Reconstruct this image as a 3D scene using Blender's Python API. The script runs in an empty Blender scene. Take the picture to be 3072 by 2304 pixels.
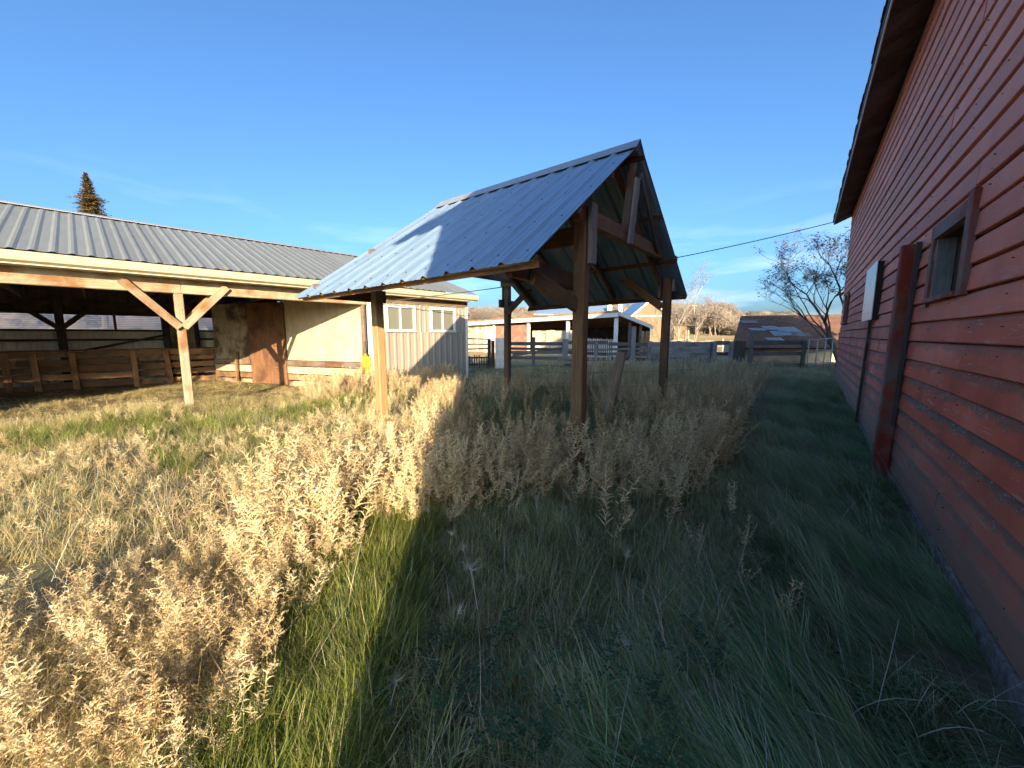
import bpy, math, random
import numpy as np
from mathutils import Vector, Matrix, Euler
R = math.radians
rnd = random.Random(7)
sc = bpy.context.scene
COL = sc.collection

# ------------------------------------------------------------------ camera
CAM_H = 1.6
cd = bpy.data.cameras.new('camera'); cam = bpy.data.objects.new('camera', cd); COL.objects.link(cam)
cd.sensor_width = 36.0; cd.lens = 36.0 * 1154 / 3072
cd.clip_start = 0.05; cd.clip_end = 3000
cam.location = (0, 0, CAM_H); cam.rotation_euler = (R(90 - 7.26), 0, 0)
sc.camera = cam
# ------------------------------------------------------------------ sky and sun
SUN_AZ, SUN_EL = 175.0, 14.8           # clockwise from +Y
w = bpy.data.worlds.new('World'); sc.world = w; w.use_nodes = True
nt = w.node_tree; nt.nodes.clear()
out = nt.nodes.new('ShaderNodeOutputWorld'); bg = nt.nodes.new('ShaderNodeBackground')
sky = nt.nodes.new('ShaderNodeTexSky'); sky.sky_type = 'NISHITA'; sky.sun_disc = False
sky.sun_elevation = R(SUN_EL); sky.sun_rotation = R(SUN_AZ)
sky.air_density = 1.0; sky.dust_density = 5.5; sky.ozone_density = 6.0; sky.altitude = 650
bg.inputs['Strength'].default_value = 0.086
# faint wisps of high cloud low over the horizon
tc = nt.nodes.new('ShaderNodeTexCoord'); mp = nt.nodes.new('ShaderNodeMapping'); mp.inputs['Scale'].default_value = (2.2, 2.2, 14)
nz = nt.nodes.new('ShaderNodeTexNoise'); nz.inputs['Scale'].default_value = 1.6; nz.inputs['Detail'].default_value = 6
rp = nt.nodes.new('ShaderNodeMapRange'); rp.inputs[1].default_value = 0.52; rp.inputs[2].default_value = 0.75; rp.inputs[4].default_value = 0.5
sep = nt.nodes.new('ShaderNodeSeparateXYZ')
band = nt.nodes.new('ShaderNodeMapRange'); band.inputs[1].default_value = 0.30; band.inputs[2].default_value = 0.12
mul = nt.nodes.new('ShaderNodeMath'); mul.operation = 'MULTIPLY'
mixc = nt.nodes.new('ShaderNodeMixRGB'); mixc.inputs[2].default_value = (3.5, 4.2, 4.9, 1)
L = nt.links.new
L(tc.outputs['Generated'], mp.inputs[0]); L(mp.outputs[0], nz.inputs[0]); L(nz.outputs[0], rp.inputs[0])
L(tc.outputs['Generated'], sep.inputs[0]); L(sep.outputs[2], band.inputs[0])
L(rp.outputs[0], mul.inputs[0]); L(band.outputs[0], mul.inputs[1]); L(mul.outputs[0], mixc.inputs[0])
tint = nt.nodes.new('ShaderNodeMixRGB'); tint.blend_type = 'MULTIPLY'; tint.inputs[0].default_value = 1; tint.inputs[2].default_value = (0.95, 0.99, 0.97, 1)
L(sky.outputs[0], tint.inputs[1]); L(tint.outputs[0], mixc.inputs[1]); L(mixc.outputs[0], bg.inputs[0]); L(bg.outputs[0], out.inputs[0])
sd = bpy.data.lights.new('sun', 'SUN'); sd.energy = 3.3; sd.angle = R(0.53); sd.color = (1.0, 0.80, 0.52)
sun = bpy.data.objects.new('sun', sd); COL.objects.link(sun)
_sv = Vector((math.sin(R(SUN_AZ)) * math.cos(R(SUN_EL)), math.cos(R(SUN_AZ)) * math.cos(R(SUN_EL)), math.sin(R(SUN_EL))))
sun.rotation_euler = (-_sv).to_track_quat('-Z', 'Y').to_euler(); sun.location = _sv * 60
sc.view_settings.view_transform = 'Standard'; sc.view_settings.look = 'None'
sc.view_settings.exposure = 2.05; sc.view_settings.gamma = 1
sc.cycles.max_bounces = 6; sc.cycles.diffuse_bounces = 4; sc.cycles.transmission_bounces = 3; sc.cycles.transparent_max_bounces = 6
sc.cycles.use_light_tree = False; sc.cycles.use_adaptive_sampling = True; sc.cycles.adaptive_threshold = 0.04

# ------------------------------------------------------------------ helpers
WM = {}
def put(o, M=None, parent=None):
    M = M or Matrix.Identity(4)
    COL.objects.link(o)
    if parent is not None:
        o.parent = parent; o.matrix_basis = WM[parent.name].inverted() @ M
    else:
        o.matrix_basis = M
    WM[o.name] = M.copy()
    return o
def tag(o, label=None, cat=None, group=None, kind=None):
    for k, v in (('label', label), ('category', cat), ('group', group), ('kind', kind)):
        if v: o[k] = v
    return o
def thing(name, loc, label, cat, group=None):
    e = bpy.data.objects.new(name, None); e.empty_display_size = 0.2
    put(e, Matrix.Translation(Vector(loc)))
    return tag(e, label, cat, group)
def mesh_obj(name, verts, faces, mat, parent=None, M=None, smooth=False):
    me = bpy.data.meshes.new(name); me.from_pydata([tuple(v) for v in verts], [], faces)
    if smooth:
        me.polygons.foreach_set('use_smooth', [True] * len(me.polygons))
    if isinstance(mat, (list, tuple)):
        for m in mat: me.materials.append(m)
    elif mat: me.materials.append(mat)
    me.update()
    return put(bpy.data.objects.new(name, me), M, parent)
def V(*a): return Vector(a)
def frame(p0, p1, up=(0, 0, 1)):
    x = (Vector(p1) - Vector(p0)); ln = x.length; x.normalize()
    u = Vector(up)
    if abs(x.dot(u)) > 0.985: u = Vector((0, 1, 0)) if abs(x.y) < 0.9 else Vector((1, 0, 0))
    y = u.cross(x).normalized(); z = x.cross(y)
    M = Matrix((x, y, z)).transposed().to_4x4(); M.translation = Vector(p0)
    return M, ln
def beam(name, p0, p1, wd, ht, mat, parent=None, up=(0, 0, 1), c=None, n=1, wob=0.0, taper=1.0, sides=0):
    """a squared timber (or a round pole when sides is set) swept from p0 to p1 with chamfered arrises"""
    M, ln = frame(p0, p1, up)
    if sides:
        prof = [(math.cos(2 * math.pi * i / sides) * wd / 2, math.sin(2 * math.pi * i / sides) * ht / 2) for i in range(sides)]
    else:
        c = min(wd, ht) * 0.09 if c is None else c
        a, b = wd / 2, ht / 2
        prof = [(-a + c, -b), (a - c, -b), (a, -b + c), (a, b - c), (a - c, b), (-a + c, b), (-a, b - c), (-a, -b + c)]
    k = len(prof); vs = []; fs = []
    for i in range(n + 1):
        t = i / n; oy = rnd.uniform(-wob, wob); oz = rnd.uniform(-wob, wob); s = 1 + (taper - 1) * t
        for (y, z) in prof: vs.append((t * ln, y * s + oy, z * s + oz))
    for i in range(n):
        for j in range(k):
            fs.append((i * k + j, i * k + (j + 1) % k, (i + 1) * k + (j + 1) % k, (i + 1) * k + j))
    fs.append(tuple(reversed(range(k)))); fs.append(tuple(range(n * k, n * k + k)))
    return mesh_obj(name, vs, fs, mat, parent, M, smooth=bool(sides))
class MB:
    """collects faces in world space, links them as one mesh"""
    def __init__(s): s.v = []; s.f = []
    def box(s, o, ax, ay, az):
        o, ax, ay, az = map(Vector, (o, ax, ay, az)); b = len(s.v)
        s.v += [o, o + ax, o + ax + ay, o + ay, o + az, o + ax + az, o + ax + ay + az, o + ay + az]
        s.f += [(b, b+3, b+2, b+1), (b+4, b+5, b+6, b+7), (b, b+1, b+5, b+4), (b+1, b+2, b+6, b+5), (b+2, b+3, b+7, b+6), (b+3, b, b+4, b+7)]
        return s
    def prism(s, poly, ext):
        b = len(s.v); n = len(poly); ext = Vector(ext)
        s.v += [Vector(p) for p in poly] + [Vector(p) + ext for p in poly]
        s.f.append(tuple(range(b + n - 1, b - 1, -1))); s.f.append(tuple(range(b + n, b + 2 * n)))
        for i in range(n): s.f.append((b + i, b + (i + 1) % n, b + n + (i + 1) % n, b + n + i))
        return s
    def tube(s, pts, r, sides=5, r1=None):
        b = len(s.v); n = len(pts); r1 = r if r1 is None else r1
        for i, p in enumerate(pts):
            p = Vector(p); d = Vector(pts[min(i + 1, n - 1)]) - Vector(pts[max(i - 1, 0)])
            d.normalize(); u = d.orthogonal().normalized(); q = d.cross(u); rr = r + (r1 - r) * i / max(1, n - 1)
            for k in range(sides):
                a = 2 * math.pi * k / sides; s.v.append(p + u * (math.cos(a) * rr) + q * (math.sin(a) * rr))
        for i in range(n - 1):
            for k in range(sides):
                s.f.append((b + i * sides + k, b + i * sides + (k + 1) % sides, b + (i + 1) * sides + (k + 1) % sides, b + (i + 1) * sides + k))
        s.f.append(tuple(range(b + sides - 1, b - 1, -1))); s.f.append(tuple(range(b + (n - 1) * sides, b + n * sides)))
        return s
    def build(s, name, mat, parent=None, origin=None, smooth=False):
        o = Vector(origin) if origin is not None else (sum(s.v, Vector()) / len(s.v))
        return mesh_obj(name, [v - o for v in s.v], s.f, mat, parent, Matrix.Translation(o), smooth)
def dirv(a): return Vector((math.sin(R(a)), math.cos(R(a)), 0))
def sstep(a, b, x): t = np.clip((x - a) / (b - a), 0, 1); return t * t * (3 - 2 * t)

# ------------------------------------------------------------------ materials
def node_mat(name):
    m = bpy.data.materials.new(name); m.use_nodes = True; t = m.node_tree
    return m, t, t.nodes['Principled BSDF']
def N_(t, typ, **kw):
    n = t.nodes.new(typ)
    for k, v in kw.items():
        if k.startswith('i_'): n.inputs[k[2:].replace('_', ' ')].default_value = v
        else: setattr(n, k, v)
    return n
def ramp(t, pts):
    n = t.nodes.new('ShaderNodeValToRGB'); e = n.color_ramp.elements
    while len(e) < len(pts): e.new(0.5)
    for x, (p, c) in zip(e, pts): x.position = p; x.color = (*c, 1)
    return n
def wood(name, cols, patch=None, patch_amt=0.45, rough=0.85, grain=(1.1, 16, 16), bump=0.5, rand=0.35, coord='Object'):
    """grained timber: grain runs along local X; 'patch' is a weathered colour in blotches"""
    m, t, b = node_mat(name); l = t.links.new
    tc = N_(t, 'ShaderNodeTexCoord'); oi = N_(t, 'ShaderNodeObjectInfo')
    add = N_(t, 'ShaderNodeVectorMath', operation='MULTIPLY_ADD'); add.inputs[1].default_value = (1, 1, 1)
    off = N_(t, 'ShaderNodeVectorMath', operation='SCALE'); off.inputs[0].default_value = (31, 17, 23)
    l(oi.outputs['Random'], off.inputs['Scale']); l(tc.outputs[coord], add.inputs[0]); l(off.outputs[0], add.inputs[2])
    mp = N_(t, 'ShaderNodeMapping'); mp.inputs['Scale'].default_value = grain; l(add.outputs[0], mp.inputs[0])
    g = N_(t, 'ShaderNodeTexNoise', i_Scale=2.2, i_Detail=7, i_Roughness=0.65, i_Distortion=0.6); l(mp.outputs[0], g.inputs[0])
    r = ramp(t, [(0.25, cols[0]), (0.5, cols[1]), (0.75, cols[2])]); l(g.outputs[0], r.inputs[0])
    col = r.outputs[0]
    if patch:
        n2 = N_(t, 'ShaderNodeTexNoise', i_Scale=1.7, i_Detail=5, i_Roughness=0.6); l(add.outputs[0], n2.inputs[0])
        mr = N_(t, 'ShaderNodeMapRange'); mr.inputs[1].default_value = 0.62 - patch_amt * 0.35; mr.inputs[2].default_value = 0.78 - patch_amt * 0.35; l(n2.outputs[0], mr.inputs[0])
        mx = N_(t, 'ShaderNodeMixRGB'); mx.inputs[2].default_value = (*patch, 1); l(mr.outputs[0], mx.inputs[0]); l(col, mx.inputs[1]); col = mx.outputs[0]
    hv = N_(t, 'ShaderNodeHueSaturation'); vr = N_(t, 'ShaderNodeMapRange'); vr.inputs[3].default_value = 1 - rand; vr.inputs[4].default_value = 1 + rand
    l(oi.outputs['Random'], vr.inputs[0]); l(vr.outputs[0], hv.inputs['Value']); l(col, hv.inputs['Color'])
    l(hv.outputs[0], b.inputs['Base Color'])
    b.inputs['Roughness'].default_value = rough; b.inputs['Specular IOR Level'].default_value = 0.25
    bp = N_(t, 'ShaderNodeBump', i_Strength=bump, i_Distance=0.01); l(g.outputs[0], bp.inputs['Height']); l(bp.outputs[0], b.inputs['Normal'])
    return m
def plain(name, col, rough=0.6, metal=0.0, var=0.12, scale=6.0, dirt=None, dirt_amt=0.4, bump=0.1):
    m, t, b = node_mat(name); l = t.links.new
    tc = N_(t, 'ShaderNodeTexCoord'); oi = N_(t, 'ShaderNodeObjectInfo')
    n = N_(t, 'ShaderNodeTexNoise', i_Scale=scale, i_Detail=6, i_Roughness=0.6); l(tc.outputs['Object'], n.inputs[0])
    r = ramp(t, [(0.3, tuple(c * (1 - var) for c in col)), (0.7, tuple(min(1, c * (1 + var)) for c in col))]); l(n.outputs[0], r.inputs[0])
    c = r.outputs[0]
    if dirt:
        n2 = N_(t, 'ShaderNodeTexNoise', i_Scale=scale * 0.35, i_Detail=7, i_Roughness=0.7); l(tc.outputs['Object'], n2.inputs[0])
        mr = N_(t, 'ShaderNodeMapRange'); mr.inputs[1].default_value = 0.65 - dirt_amt * 0.3; mr.inputs[2].default_value = 0.85 - dirt_amt * 0.3; l(n2.outputs[0], mr.inputs[0])
        mx = N_(t, 'ShaderNodeMixRGB'); mx.inputs[2].default_value = (*dirt, 1); l(mr.outputs[0], mx.inputs[0]); l(c, mx.inputs[1]); c = mx.outputs[0]
    l(c, b.inputs['Base Color']); b.inputs['Roughness'].default_value = rough; b.inputs['Metallic'].default_value = metal
    if bump:
        bp = N_(t, 'ShaderNodeBump', i_Strength=bump, i_Distance=0.01); l(n.outputs[0], bp.inputs['Height']); l(bp.outputs[0], b.inputs['Normal'])
    return m
def leafy(name, c0, c1, trans=0.35, rough=0.6, rand_hue=True):
    """thin plant tissue: colour drifts from plant to plant, some light passes through"""
    m, t, b = node_mat(name); l = t.links.new
    oi = N_(t, 'ShaderNodeObjectInfo'); gm = N_(t, 'ShaderNodeNewGeometry')
    n = N_(t, 'ShaderNodeTexNoise', i_Scale=0.9, i_Detail=3); l(gm.outputs['Position'], n.inputs[0])
    a = N_(t, 'ShaderNodeMath', operation='ADD'); a2 = N_(t, 'ShaderNodeMath', operation='MULTIPLY'); a2.inputs[1].default_value = 0.7
    l(oi.outputs['Random'], a2.inputs[0]); l(a2.outputs[0], a.inputs[0]); l(n.outputs[0], a.inputs[1])
    a3 = N_(t, 'ShaderNodeMath', operation='ADD'); ms = N_(t, 'ShaderNodeMath', operation='MULTIPLY'); ms.inputs[1].default_value = 0.35
    l(gm.outputs['Random Per Island'], ms.inputs[0]); l(ms.outputs[0], a3.inputs[0]); l(a.outputs[0], a3.inputs[1])
    r = ramp(t, [(0.35, c0), (1.25 / 1.3, c1)]); mr = N_(t, 'ShaderNodeMapRange'); mr.inputs[1].default_value = 0.2; mr.inputs[2].default_value = 1.5
    l(a3.outputs[0], mr.inputs[0]); l(mr.outputs[0], r.inputs[0])
    l(r.outputs[0], b.inputs['Base Color']); b.inputs['Roughness'].default_value = rough; b.inputs['Specular IOR Level'].default_value = 0.3
    tr = N_(t, 'ShaderNodeBsdfTranslucent'); l(r.outputs[0], tr.inputs[0]); mx = N_(t, 'ShaderNodeMixShader'); mx.inputs[0].default_value = trans
    l(b.outputs[0], mx.inputs[1]); l(tr.outputs[0], mx.inputs[2]); l(mx.outputs[0], t.nodes['Material Output'].inputs[0])
    return m
def metal_sheet(name, col, rough=0.42, metallic=0.35, streak=0.25):
    m, t, b = node_mat(name); l = t.links.new
    tc = N_(t, 'ShaderNodeTexCoord'); oi = N_(t, 'ShaderNodeObjectInfo')
    mp = N_(t, 'ShaderNodeMapping'); mp.inputs['Scale'].default_value = (5, 0.7, 5); l(tc.outputs['Object'], mp.inputs[0])
    n = N_(t, 'ShaderNodeTexNoise', i_Scale=2.0, i_Detail=6, i_Roughness=0.7); l(mp.outputs[0], n.inputs[0])
    r = ramp(t, [(0.3, tuple(c * (1 - streak) for c in col)), (0.7, tuple(min(1, c * (1 + streak)) for c in col))]); l(n.outputs[0], r.inputs[0])
    hv = N_(t, 'ShaderNodeHueSaturation'); vr = N_(t, 'ShaderNodeMapRange'); vr.inputs[3].default_value = 0.92; vr.inputs[4].default_value = 1.08
    l(oi.outputs['Random'], vr.inputs[0]); l(vr.outputs[0], hv.inputs['Value']); l(r.outputs[0], hv.inputs['Color']); l(hv.outputs[0], b.inputs['Base Color'])
    rr = N_(t, 'ShaderNodeMapRange'); rr.inputs[3].default_value = rough - 0.08; rr.inputs[4].default_value = rough + 0.12; l(n.outputs[0], rr.inputs[0]); l(rr.outputs[0], b.inputs['Roughness'])
    b.inputs['Metallic'].default_value = metallic
    return m
def red_paint(name):
    m, t, b = node_mat(name); l = t.links.new
    tc = N_(t, 'ShaderNodeTexCoord'); oi = N_(t, 'ShaderNodeObjectInfo'); gm = N_(t, 'ShaderNodeNewGeometry')
    off = N_(t, 'ShaderNodeVectorMath', operation='SCALE'); off.inputs[0].default_value = (41, 13, 7); l(oi.outputs['Random'], off.inputs['Scale'])
    add = N_(t, 'ShaderNodeVectorMath', operation='ADD'); l(tc.outputs['Object'], add.inputs[0]); l(off.outputs[0], add.inputs[1])
    mp = N_(t, 'ShaderNodeMapping'); mp.inputs['Scale'].default_value = (1.6, 14, 14); l(add.outputs[0], mp.inputs[0])
    g = N_(t, 'ShaderNodeTexNoise', i_Scale=2.0, i_Detail=8, i_Roughness=0.7); l(mp.outputs[0], g.inputs[0])
    n1 = N_(t, 'ShaderNodeTexNoise', i_Scale=1.3, i_Detail=5); l(add.outputs[0], n1.inputs[0])
    r1 = ramp(t, [(0.3, (0.38, 0.075, 0.042)), (0.5, (0.54, 0.12, 0.066)), (0.72, (0.66, 0.215, 0.14))]); l(n1.outputs[0], r1.inputs[0])
    # faded upper boards
    sz = N_(t, 'ShaderNodeSeparateXYZ'); l(gm.outputs['Position'], sz.inputs[0])
    up = N_(t, 'ShaderNodeMapRange'); up.inputs[1].default_value = 1.2; up.inputs[2].default_value = 3.4; up.inputs[4].default_value = 0.75; l(sz.outputs[2], up.inputs[0])
    fd = N_(t, 'ShaderNodeMixRGB'); fd.inputs[2].default_value = (0.74, 0.32, 0.245, 1); l(up.outputs[0], fd.inputs[0]); l(r1.outputs[0], fd.inputs[1])
    hv = N_(t, 'ShaderNodeHueSaturation'); vr = N_(t, 'ShaderNodeMapRange'); vr.inputs[3].default_value = 0.88; vr.inputs[4].default_value = 1.12
    l(oi.outputs['Random'], vr.inputs[0]); l(vr.outputs[0], hv.inputs['Value']); l(fd.outputs[0], hv.inputs['Color'])
    # paint worn through to grey wood along the grain
    wr = N_(t, 'ShaderNodeMapRange'); wr.inputs[1].default_value = 0.555; wr.inputs[2].default_value = 0.65; l(g.outputs[0], wr.inputs[0])
    mk = N_(t, 'ShaderNodeTexNoise', i_Scale=0.8, i_Detail=4); l(add.outputs[0], mk.inputs[0])
    mkr = N_(t, 'ShaderNodeMapRange'); mkr.inputs[1].default_value = 0.38; mkr.inputs[2].default_value = 0.6; l(mk.outputs[0], mkr.inputs[0])
    wm = N_(t, 'ShaderNodeMath', operation='MULTIPLY'); l(wr.outputs[0], wm.inputs[0]); l(mkr.outputs[0], wm.inputs[1])
    x1 = N_(t, 'ShaderNodeMixRGB'); x1.inputs[2].default_value = (0.42, 0.33, 0.30, 1); l(wm.outputs[0], x1.inputs[0]); l(hv.outputs[0], x1.inputs[1])
    # dirt and lichen: on the lower courses, along the upper part of each board
    low = N_(t, 'ShaderNodeMapRange'); low.inputs[1].default_value = 2.0; low.inputs[2].default_value = 0.9; l(sz.outputs[2], low.inputs[0])
    so = N_(t, 'ShaderNodeSeparateXYZ'); l(tc.outputs['Object'], so.inputs[0])
    n4 = N_(t, 'ShaderNodeTexNoise', i_Scale=3.5, i_Detail=6, i_Roughness=0.7); l(add.outputs[0], n4.inputs[0])
    ed = N_(t, 'ShaderNodeMapRange'); ed.inputs[1].default_value = -0.02; ed.inputs[2].default_value = 0.08; l(so.outputs[2], ed.inputs[0])
    e2 = N_(t, 'ShaderNodeMath', operation='MULTIPLY_ADD'); e2.inputs[1].default_value = 0.42; l(ed.outputs[0], e2.inputs[0]); l(n4.outputs[0], e2.inputs[2])
    e3 = N_(t, 'ShaderNodeMapRange'); e3.inputs[1].default_value = 0.66; e3.inputs[2].default_value = 0.84; l(e2.outputs[0], e3.inputs[0])
    e4 = N_(t, 'ShaderNodeMath', operation='MULTIPLY'); l(e3.outputs[0], e4.inputs[0]); l(low.outputs[0], e4.inputs[1])
    x2 = N_(t, 'ShaderNodeMixRGB'); x2.inputs[2].default_value = (0.15, 0.10, 0.075, 1); l(e4.outputs[0], x2.inputs[0]); l(x1.outputs[0], x2.inputs[1])
    vo = N_(t, 'ShaderNodeTexVoronoi', i_Scale=55); l(add.outputs[0], vo.inputs[0])
    lv = N_(t, 'ShaderNodeMapRange'); lv.inputs[1].default_value = 0.36; lv.inputs[2].default_value = 0.22; l(vo.outputs['Distance'], lv.inputs[0])
    n5 = N_(t, 'ShaderNodeTexNoise', i_Scale=7, i_Detail=4); l(add.outputs[0], n5.inputs[0])
    lk = N_(t, 'ShaderNodeMapRange'); lk.inputs[1].default_value = 0.5; lk.inputs[2].default_value = 0.62; l(n5.outputs[0], lk.inputs[0])
    q1 = N_(t, 'ShaderNodeMath', operation='MULTIPLY'); q2 = N_(t, 'ShaderNodeMath', operation='MULTIPLY')
    l(lv.outputs[0], q1.inputs[0]); l(lk.outputs[0], q1.inputs[1]); l(q1.outputs[0], q2.inputs[0]); l(e4.outputs[0], q2.inputs[1])
    x3 = N_(t, 'ShaderNodeMixRGB'); x3.inputs[2].default_value = (0.55, 0.53, 0.48, 1); l(q2.outputs[0], x3.inputs[0]); l(x2.outputs[0], x3.inputs[1])
    # splash-back grime on the lowest boards
    gr = N_(t, 'ShaderNodeMapRange'); gr.inputs[1].default_value = 0.80; gr.inputs[2].default_value = 0.05; gr.inputs[4].default_value = 0.9; gz_ = N_(t, 'ShaderNodeMath', operation='MULTIPLY_ADD'); gz_.inputs[1].default_value = -0.9; l(n4.outputs[0], gz_.inputs[0]); ga = N_(t, 'ShaderNodeMath', operation='ADD'); ga.inputs[1].default_value = 0.45; l(sz.outputs[2], ga.inputs[0]); l(ga.outputs[0], gz_.inputs[2]); l(gz_.outputs[0], gr.inputs[0])
    x4 = N_(t, 'ShaderNodeMixRGB'); x4.inputs[2].default_value = (0.30, 0.17, 0.125, 1); l(gr.outputs[0], x4.inputs[0]); l(x3.outputs[0], x4.inputs[1])
    l(x4.outputs[0], b.inputs['Base Color']); b.inputs['Roughness'].default_value = 0.75; b.inputs['Specular IOR Level'].default_value = 0.3
    bp = N_(t, 'ShaderNodeBump', i_Strength=0.55, i_Distance=0.008); l(g.outputs[0], bp.inputs['Height']); l(bp.outputs[0], b.inputs['Normal'])
    return m

M_red = red_paint('red_barn_paint')
M_red2 = wood('red_painted_trim', [(0.15, 0.035, 0.025), (0.24, 0.055, 0.04), (0.30, 0.10, 0.08)], (0.20, 0.16, 0.14), 0.55, rand=0.2)
M_rustnail = plain('rusty_nails', (0.05, 0.025, 0.015), 0.8)
M_redfade = wood('faded_red_boards', [(0.20, 0.09, 0.06), (0.28, 0.13, 0.09), (0.34, 0.18, 0.13)], (0.30, 0.22, 0.17), 0.4, rand=0.1)
M_pole = wood('red_flaking_pole', [(0.16, 0.03, 0.02), (0.25, 0.04, 0.025), (0.28, 0.06, 0.04)], (0.17, 0.14, 0.12), 0.6, rand=0.05, grain=(0.8, 10, 10))
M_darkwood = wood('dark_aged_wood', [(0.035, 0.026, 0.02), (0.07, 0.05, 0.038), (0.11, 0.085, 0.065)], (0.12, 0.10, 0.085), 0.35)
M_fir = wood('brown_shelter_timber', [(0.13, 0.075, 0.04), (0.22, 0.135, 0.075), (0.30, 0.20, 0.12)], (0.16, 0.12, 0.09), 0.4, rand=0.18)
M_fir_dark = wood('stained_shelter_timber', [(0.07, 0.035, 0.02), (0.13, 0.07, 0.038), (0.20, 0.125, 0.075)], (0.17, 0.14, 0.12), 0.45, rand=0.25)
M_fir_sunlit = wood('sunlit_shelter_timber', [(0.25, 0.155, 0.07), (0.35, 0.235, 0.115), (0.42, 0.31, 0.17)], (0.28, 0.20, 0.12), 0.35, rand=0.1)  # copy of the shelter timber with the sun's warmth put into its colour
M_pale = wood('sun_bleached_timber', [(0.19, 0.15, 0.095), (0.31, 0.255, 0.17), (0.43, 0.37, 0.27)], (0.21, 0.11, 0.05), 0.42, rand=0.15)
M_oldpost = wood('split_old_post', [(0.16, 0.13, 0.10), (0.28, 0.235, 0.18), (0.38, 0.33, 0.26)], (0.18, 0.13, 0.09), 0.4, rand=.05)
M_tan = wood('tan_house_siding', [(0.20, 0.125, 0.075), (0.26, 0.17, 0.105), (0.31, 0.21, 0.14)], None, rand=.05)
M_grey = wood('grey_weathered_planks', [(0.07, 0.066, 0.062), (0.14, 0.133, 0.122), (0.22, 0.21, 0.19)], (0.12, 0.10, 0.08), 0.4)
M_greyblue = wood('pale_grey_boards', [(0.16, 0.16, 0.16), (0.25, 0.25, 0.245), (0.34, 0.33, 0.315)], (0.17, 0.15, 0.13), 0.45, rand=0.15)
M_rust = wood('orange_brown_rails', [(0.15, 0.075, 0.038), (0.26, 0.145, 0.073), (0.36, 0.22, 0.12)], (0.12, 0.08, 0.05), 0.4)
M_ply = wood('stained_plywood', [(0.40, 0.31, 0.19), (0.50, 0.40, 0.26), (0.58, 0.49, 0.34)], (0.36, 0.28, 0.18), 0.15, grain=(3, 3, 0.8), rand=0.06, bump=0.15)
M_ply_dirty = wood('dirty_plywood', [(0.26, 0.20, 0.13), (0.36, 0.29, 0.19), (0.44, 0.37, 0.26)], (0.10, 0.065, 0.04), 0.55, grain=(3, 3, 0.8), rand=0.06, bump=0.15)
M_door = wood('brown_plank_door', [(0.13, 0.06, 0.03), (0.19, 0.095, 0.05), (0.25, 0.14, 0.08)], (0.10, 0.05, 0.03), 0.4, grain=(8, 8, 0.8), rand=0.05, bump=0.2)
M_paleboard = wood('pale_shed_boards', [(0.42, 0.36, 0.26), (0.52, 0.46, 0.36), (0.60, 0.55, 0.45)], (0.34, 0.26, 0.17), 0.3, grain=(8, 8, 1))
M_roofmetal = metal_sheet('galvanised_roof', (0.205, 0.30, 0.42), 0.38, 0.25, 0.2)
M_roofmetal2 = metal_sheet('shed_roof_metal', (0.19, 0.205, 0.205), 0.6, 0.2, 0.10)
M_capmetal = metal_sheet('ridge_metal', (0.33, 0.35, 0.37), 0.45, 0.4, 0.1)
M_siding = metal_sheet('taupe_siding', (0.27, 0.24, 0.20), 0.55, 0.0, 0.05)
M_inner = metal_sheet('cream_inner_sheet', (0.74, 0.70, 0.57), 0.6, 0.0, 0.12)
M_cream = plain('cream_gutter', (0.54, 0.48, 0.36), 0.45, var=0.06, dirt=(0.42, 0.34, 0.22), dirt_amt=0.25)
M_white = plain('white_vinyl', (0.60, 0.60, 0.58), 0.4, var=0.03)
M_whitepaint = plain('flaking_white_paint', (0.66, 0.64, 0.6), 0.6, var=0.08, dirt=(0.35, 0.31, 0.27), dirt_amt=0.35)
M_patch = plain('dull_patch_sheet', (0.33, 0.35, 0.37), 0.5, 0.2, var=.25, scale=4)
M_panel = plain('pale_sheet_metal', (0.60, 0.62, 0.64), 0.35, 0.3, var=0.05)
M_concrete = plain('barn_footing', (0.27, 0.20, 0.17), 0.95, var=0.45, scale=22, dirt=(0.15, 0.10, 0.085), dirt_amt=0.7, bump=0.9)
M_shingle = plain('asphalt_shingle', (0.045, 0.042, 0.042), 0.9, var=0.3, scale=30, bump=0.5)
M_screw = plain('screw_steel', (0.16, 0.16, 0.17), 0.5, 0.6)
M_wire = plain('black_cable', (0.03, 0.03, 0.03), 0.6)
M_fencewire = plain('rusty_wire', (0.10, 0.08, 0.07), 0.6, 0.5)
M_pipe = plain('grey_pipe', (0.42, 0.44, 0.46), 0.45, 0.5)
M_yellow = plain('yellow_rope', (0.72, 0.50, 0.03), 0.6)
M_dark = plain('dark_interior', (0.03, 0.026, 0.022), 0.9)
def glass(name, tint, rough=0.08):
    m, t, b = node_mat(name); b.inputs['Base Color'].default_value = (*tint, 1); b.inputs['Roughness'].default_value = rough
    b.inputs['Specular IOR Level'].default_value = 0.7; return m
M_glass = glass('curtained_pane', (0.17, 0.17, 0.145))
def translucent(name, col):
    m, t, b = node_mat(name); l = t.links.new
    tr = N_(t, 'ShaderNodeBsdfTranslucent'); tr.inputs[0].default_value = (*col, 1); tp = N_(t, 'ShaderNodeBsdfTransparent'); tp.inputs[0].default_value = (1, 1, 1, 1)
    mx = N_(t, 'ShaderNodeMixShader'); mx.inputs[0].default_value = 0.72; l(tr.outputs[0], mx.inputs[1]); l(tp.outputs[0], mx.inputs[2])
    l(mx.outputs[0], t.nodes['Material Output'].inputs[0]); return m
M_plastic = translucent('milky_plastic_sheet', (0.85, 0.88, 0.92))
M_grass = leafy('green_grass', (0.135, 0.175, 0.065), (0.34, 0.375, 0.155), 0.25)
M_bright = leafy('bright_grass_blades', (0.12, 0.17, 0.03), (0.30, 0.34, 0.07), 0.45)
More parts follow.
